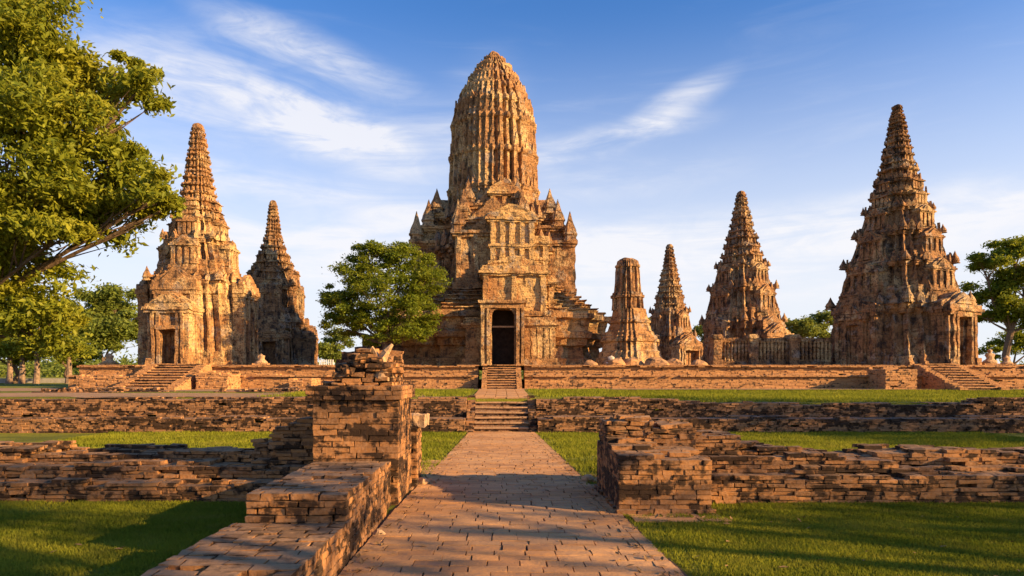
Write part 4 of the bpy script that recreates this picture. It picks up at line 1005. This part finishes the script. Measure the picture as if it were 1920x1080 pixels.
# ------------------------------------------------------------------ small far things at the left
m = MB(); m.box((-70, 60, UP), (-26, 60.3, UP+.42)); tag(m.build('boundary_wall', M_grey, origin=(-45, 60, UP)), 'low grey boundary wall under the trees at far left', 'wall')
for i, (px, h_, lb) in enumerate(((17, 2.2, 'pale tree trunk at the left edge before the grey boundary wall'), (40, 2.4, 'second pale tree trunk from the left before the grey boundary wall'), (68, 2.6, 'third pale tree trunk from the left before the grey boundary wall'), (128, 2.2, 'slim pale trunk close to the dark bushy tree'))):
    D = 56; x = (px-VX)/F*D; m = MB(); m.tube([(x, D, UP), (x+.1, D, UP+h_*.5), (x+.05, D, UP+h_)], [.26, .2, .17], 8)
    root = empty('slender_tree', (x, D, UP)); tag(root, lb.replace('tree trunk', 'trunked tree').replace('slim pale trunk', 'slim pale-trunked tree'), 'tree', 'pale-trunked trees at far left')
    m.build('trunk', M_bark_pale, root, disp=(.08, 2, i, 2))
    k = MB(); leaves(k, np.array([x, D, UP+h_+.9])+RNG.normal(size=(1500, 3))*np.array([.8, .8, .5]), .2); k.build('crown', M_leaf_near, root)
root = empty('picket_fence', (P(612, 680, 80)[0], 80, UP)); tag(root, 'short white picket fence beyond the terrace under the small bright tree', 'fence')
m = MB()
for i in range(7): x = P(599+i*4.2, 680, 80)[0]; m.box((x-.06, 80, TZ-.4), (x+.06, 80.1, TZ+1.15))
m.build('pickets', M_white, root)
m = MB(); m.box((P(598, 0, 80)[0], 80.11, TZ+.7), (P(627, 0, 80)[0], 80.16, TZ+.8)); m.build('rail', M_white, root)

# ------------------------------------------------------------------ grass blades
def blades(name, regs, h=.045, wd=.006):
    Vs = []; m = MB()
    for (x0, x1, y0, y1, den, hk) in regs:
        n = int((x1-x0)*(y1-y0)*den); x = RNG.uniform(x0, x1, n); y = RNG.uniform(y0, y1, n)
        l, r = pedge(y); e = -.02+.16*fbm(np.stack([x*2, y*2, x*0], 1), 5)
        inp = (x > l-e) & (x < r+e+.02) & (y < 23)
        par = (x > -2.84) & (x < -1.5) & (y < 12.4); sl = (x > 1.78) & (x < 2.75) & (y > 8.88) & (y < 9.4) & (fbm(np.stack([x*4, y*4, x*0], 1), 8) < .1)
        vis = (np.abs(x-.3) < y*.86+.6)
        q_ = np.stack([x, y, x*0], 1); bare = (fbm(q_*.9, 71) > .30) & (RNG.random(n) < .75); dpth = np.minimum(np.abs(x-l), np.abs(x-r)); bare |= (dpth < .30*(1+fbm(q_*2, 72))) & (RNG.random(n) < .6)
        ok = ~inp & ~bare & ~par & ~sl & vis; x = x[ok]; y = y[ok]; n = len(x)
        z0 = ground_z(x, y); a = RNG.uniform(0, 2*math.pi, n); hh = h*hk*RNG.uniform(.5, 1.3, n)*(1+.35*fbm(np.stack([x, y, x*0], 1), 6)); ww = wd*hk*RNG.uniform(.8, 1.6, n)
        dx, dy = np.cos(a)*ww, np.sin(a)*ww; lx, ly = RNG.normal(0, .4, n)*hh, RNG.normal(0, .4, n)*hh
        V = np.stack([np.stack([x-dx, y-dy, z0], 1), np.stack([x+dx, y+dy, z0], 1), np.stack([x+lx, y+ly, z0+hh], 1)], 1)
        q = np.arange(n)*3; m.add(V.reshape(-1, 3), np.stack([q, q+1, q+2], 1), np.repeat(RNG.random(n), 3))
    return tag(m.build(name, M_blade), 'short mown green grass of the lawns', 'grass', kind='stuff')
blades('grass', [(-8.6, -2.8, 4.6, 10.3, 5200, 1.0), (1.7, 9.6, 4.6, 10.2, 5200, 1.0), (-13, -1.1, 12.4, 22.9, 900, 1.7), (1.1, 16, 11.8, 22.9, 900, 1.7), (1.3, 30, 24.3, 35.5, 160, 2.2), (-9, -1.2, 24.4, 35, 160, 2.2)])

# fallen leaves scattered on path and lawn
m = MB(); n = 900; x = RNG.uniform(-7, 8, n); y = 5+RNG.random(n)**1.3*16
l, r_ = pedge(y); k = RNG.random(n) < .5; x = np.where(k, np.where(RNG.random(n) < .5, l+np.abs(RNG.normal(0, .2, n)), r_-np.abs(RNG.normal(0, .25, n))), x)
ok = ~((y > 9.2) & (y < 12.6) & ((x < -1.45) | (x > 1.6))) & ~((x < -1.55) & (x > -2.9) & (y < 12.6))
C = np.stack([x, y, np.full(n, .042)], 1)[ok]; leaves(m, C, .045, 3.0)
tag(m.build('fallen_leaves', M_litter), 'dry fallen leaves scattered over the path and lawn', 'leaf litter', kind='stuff')
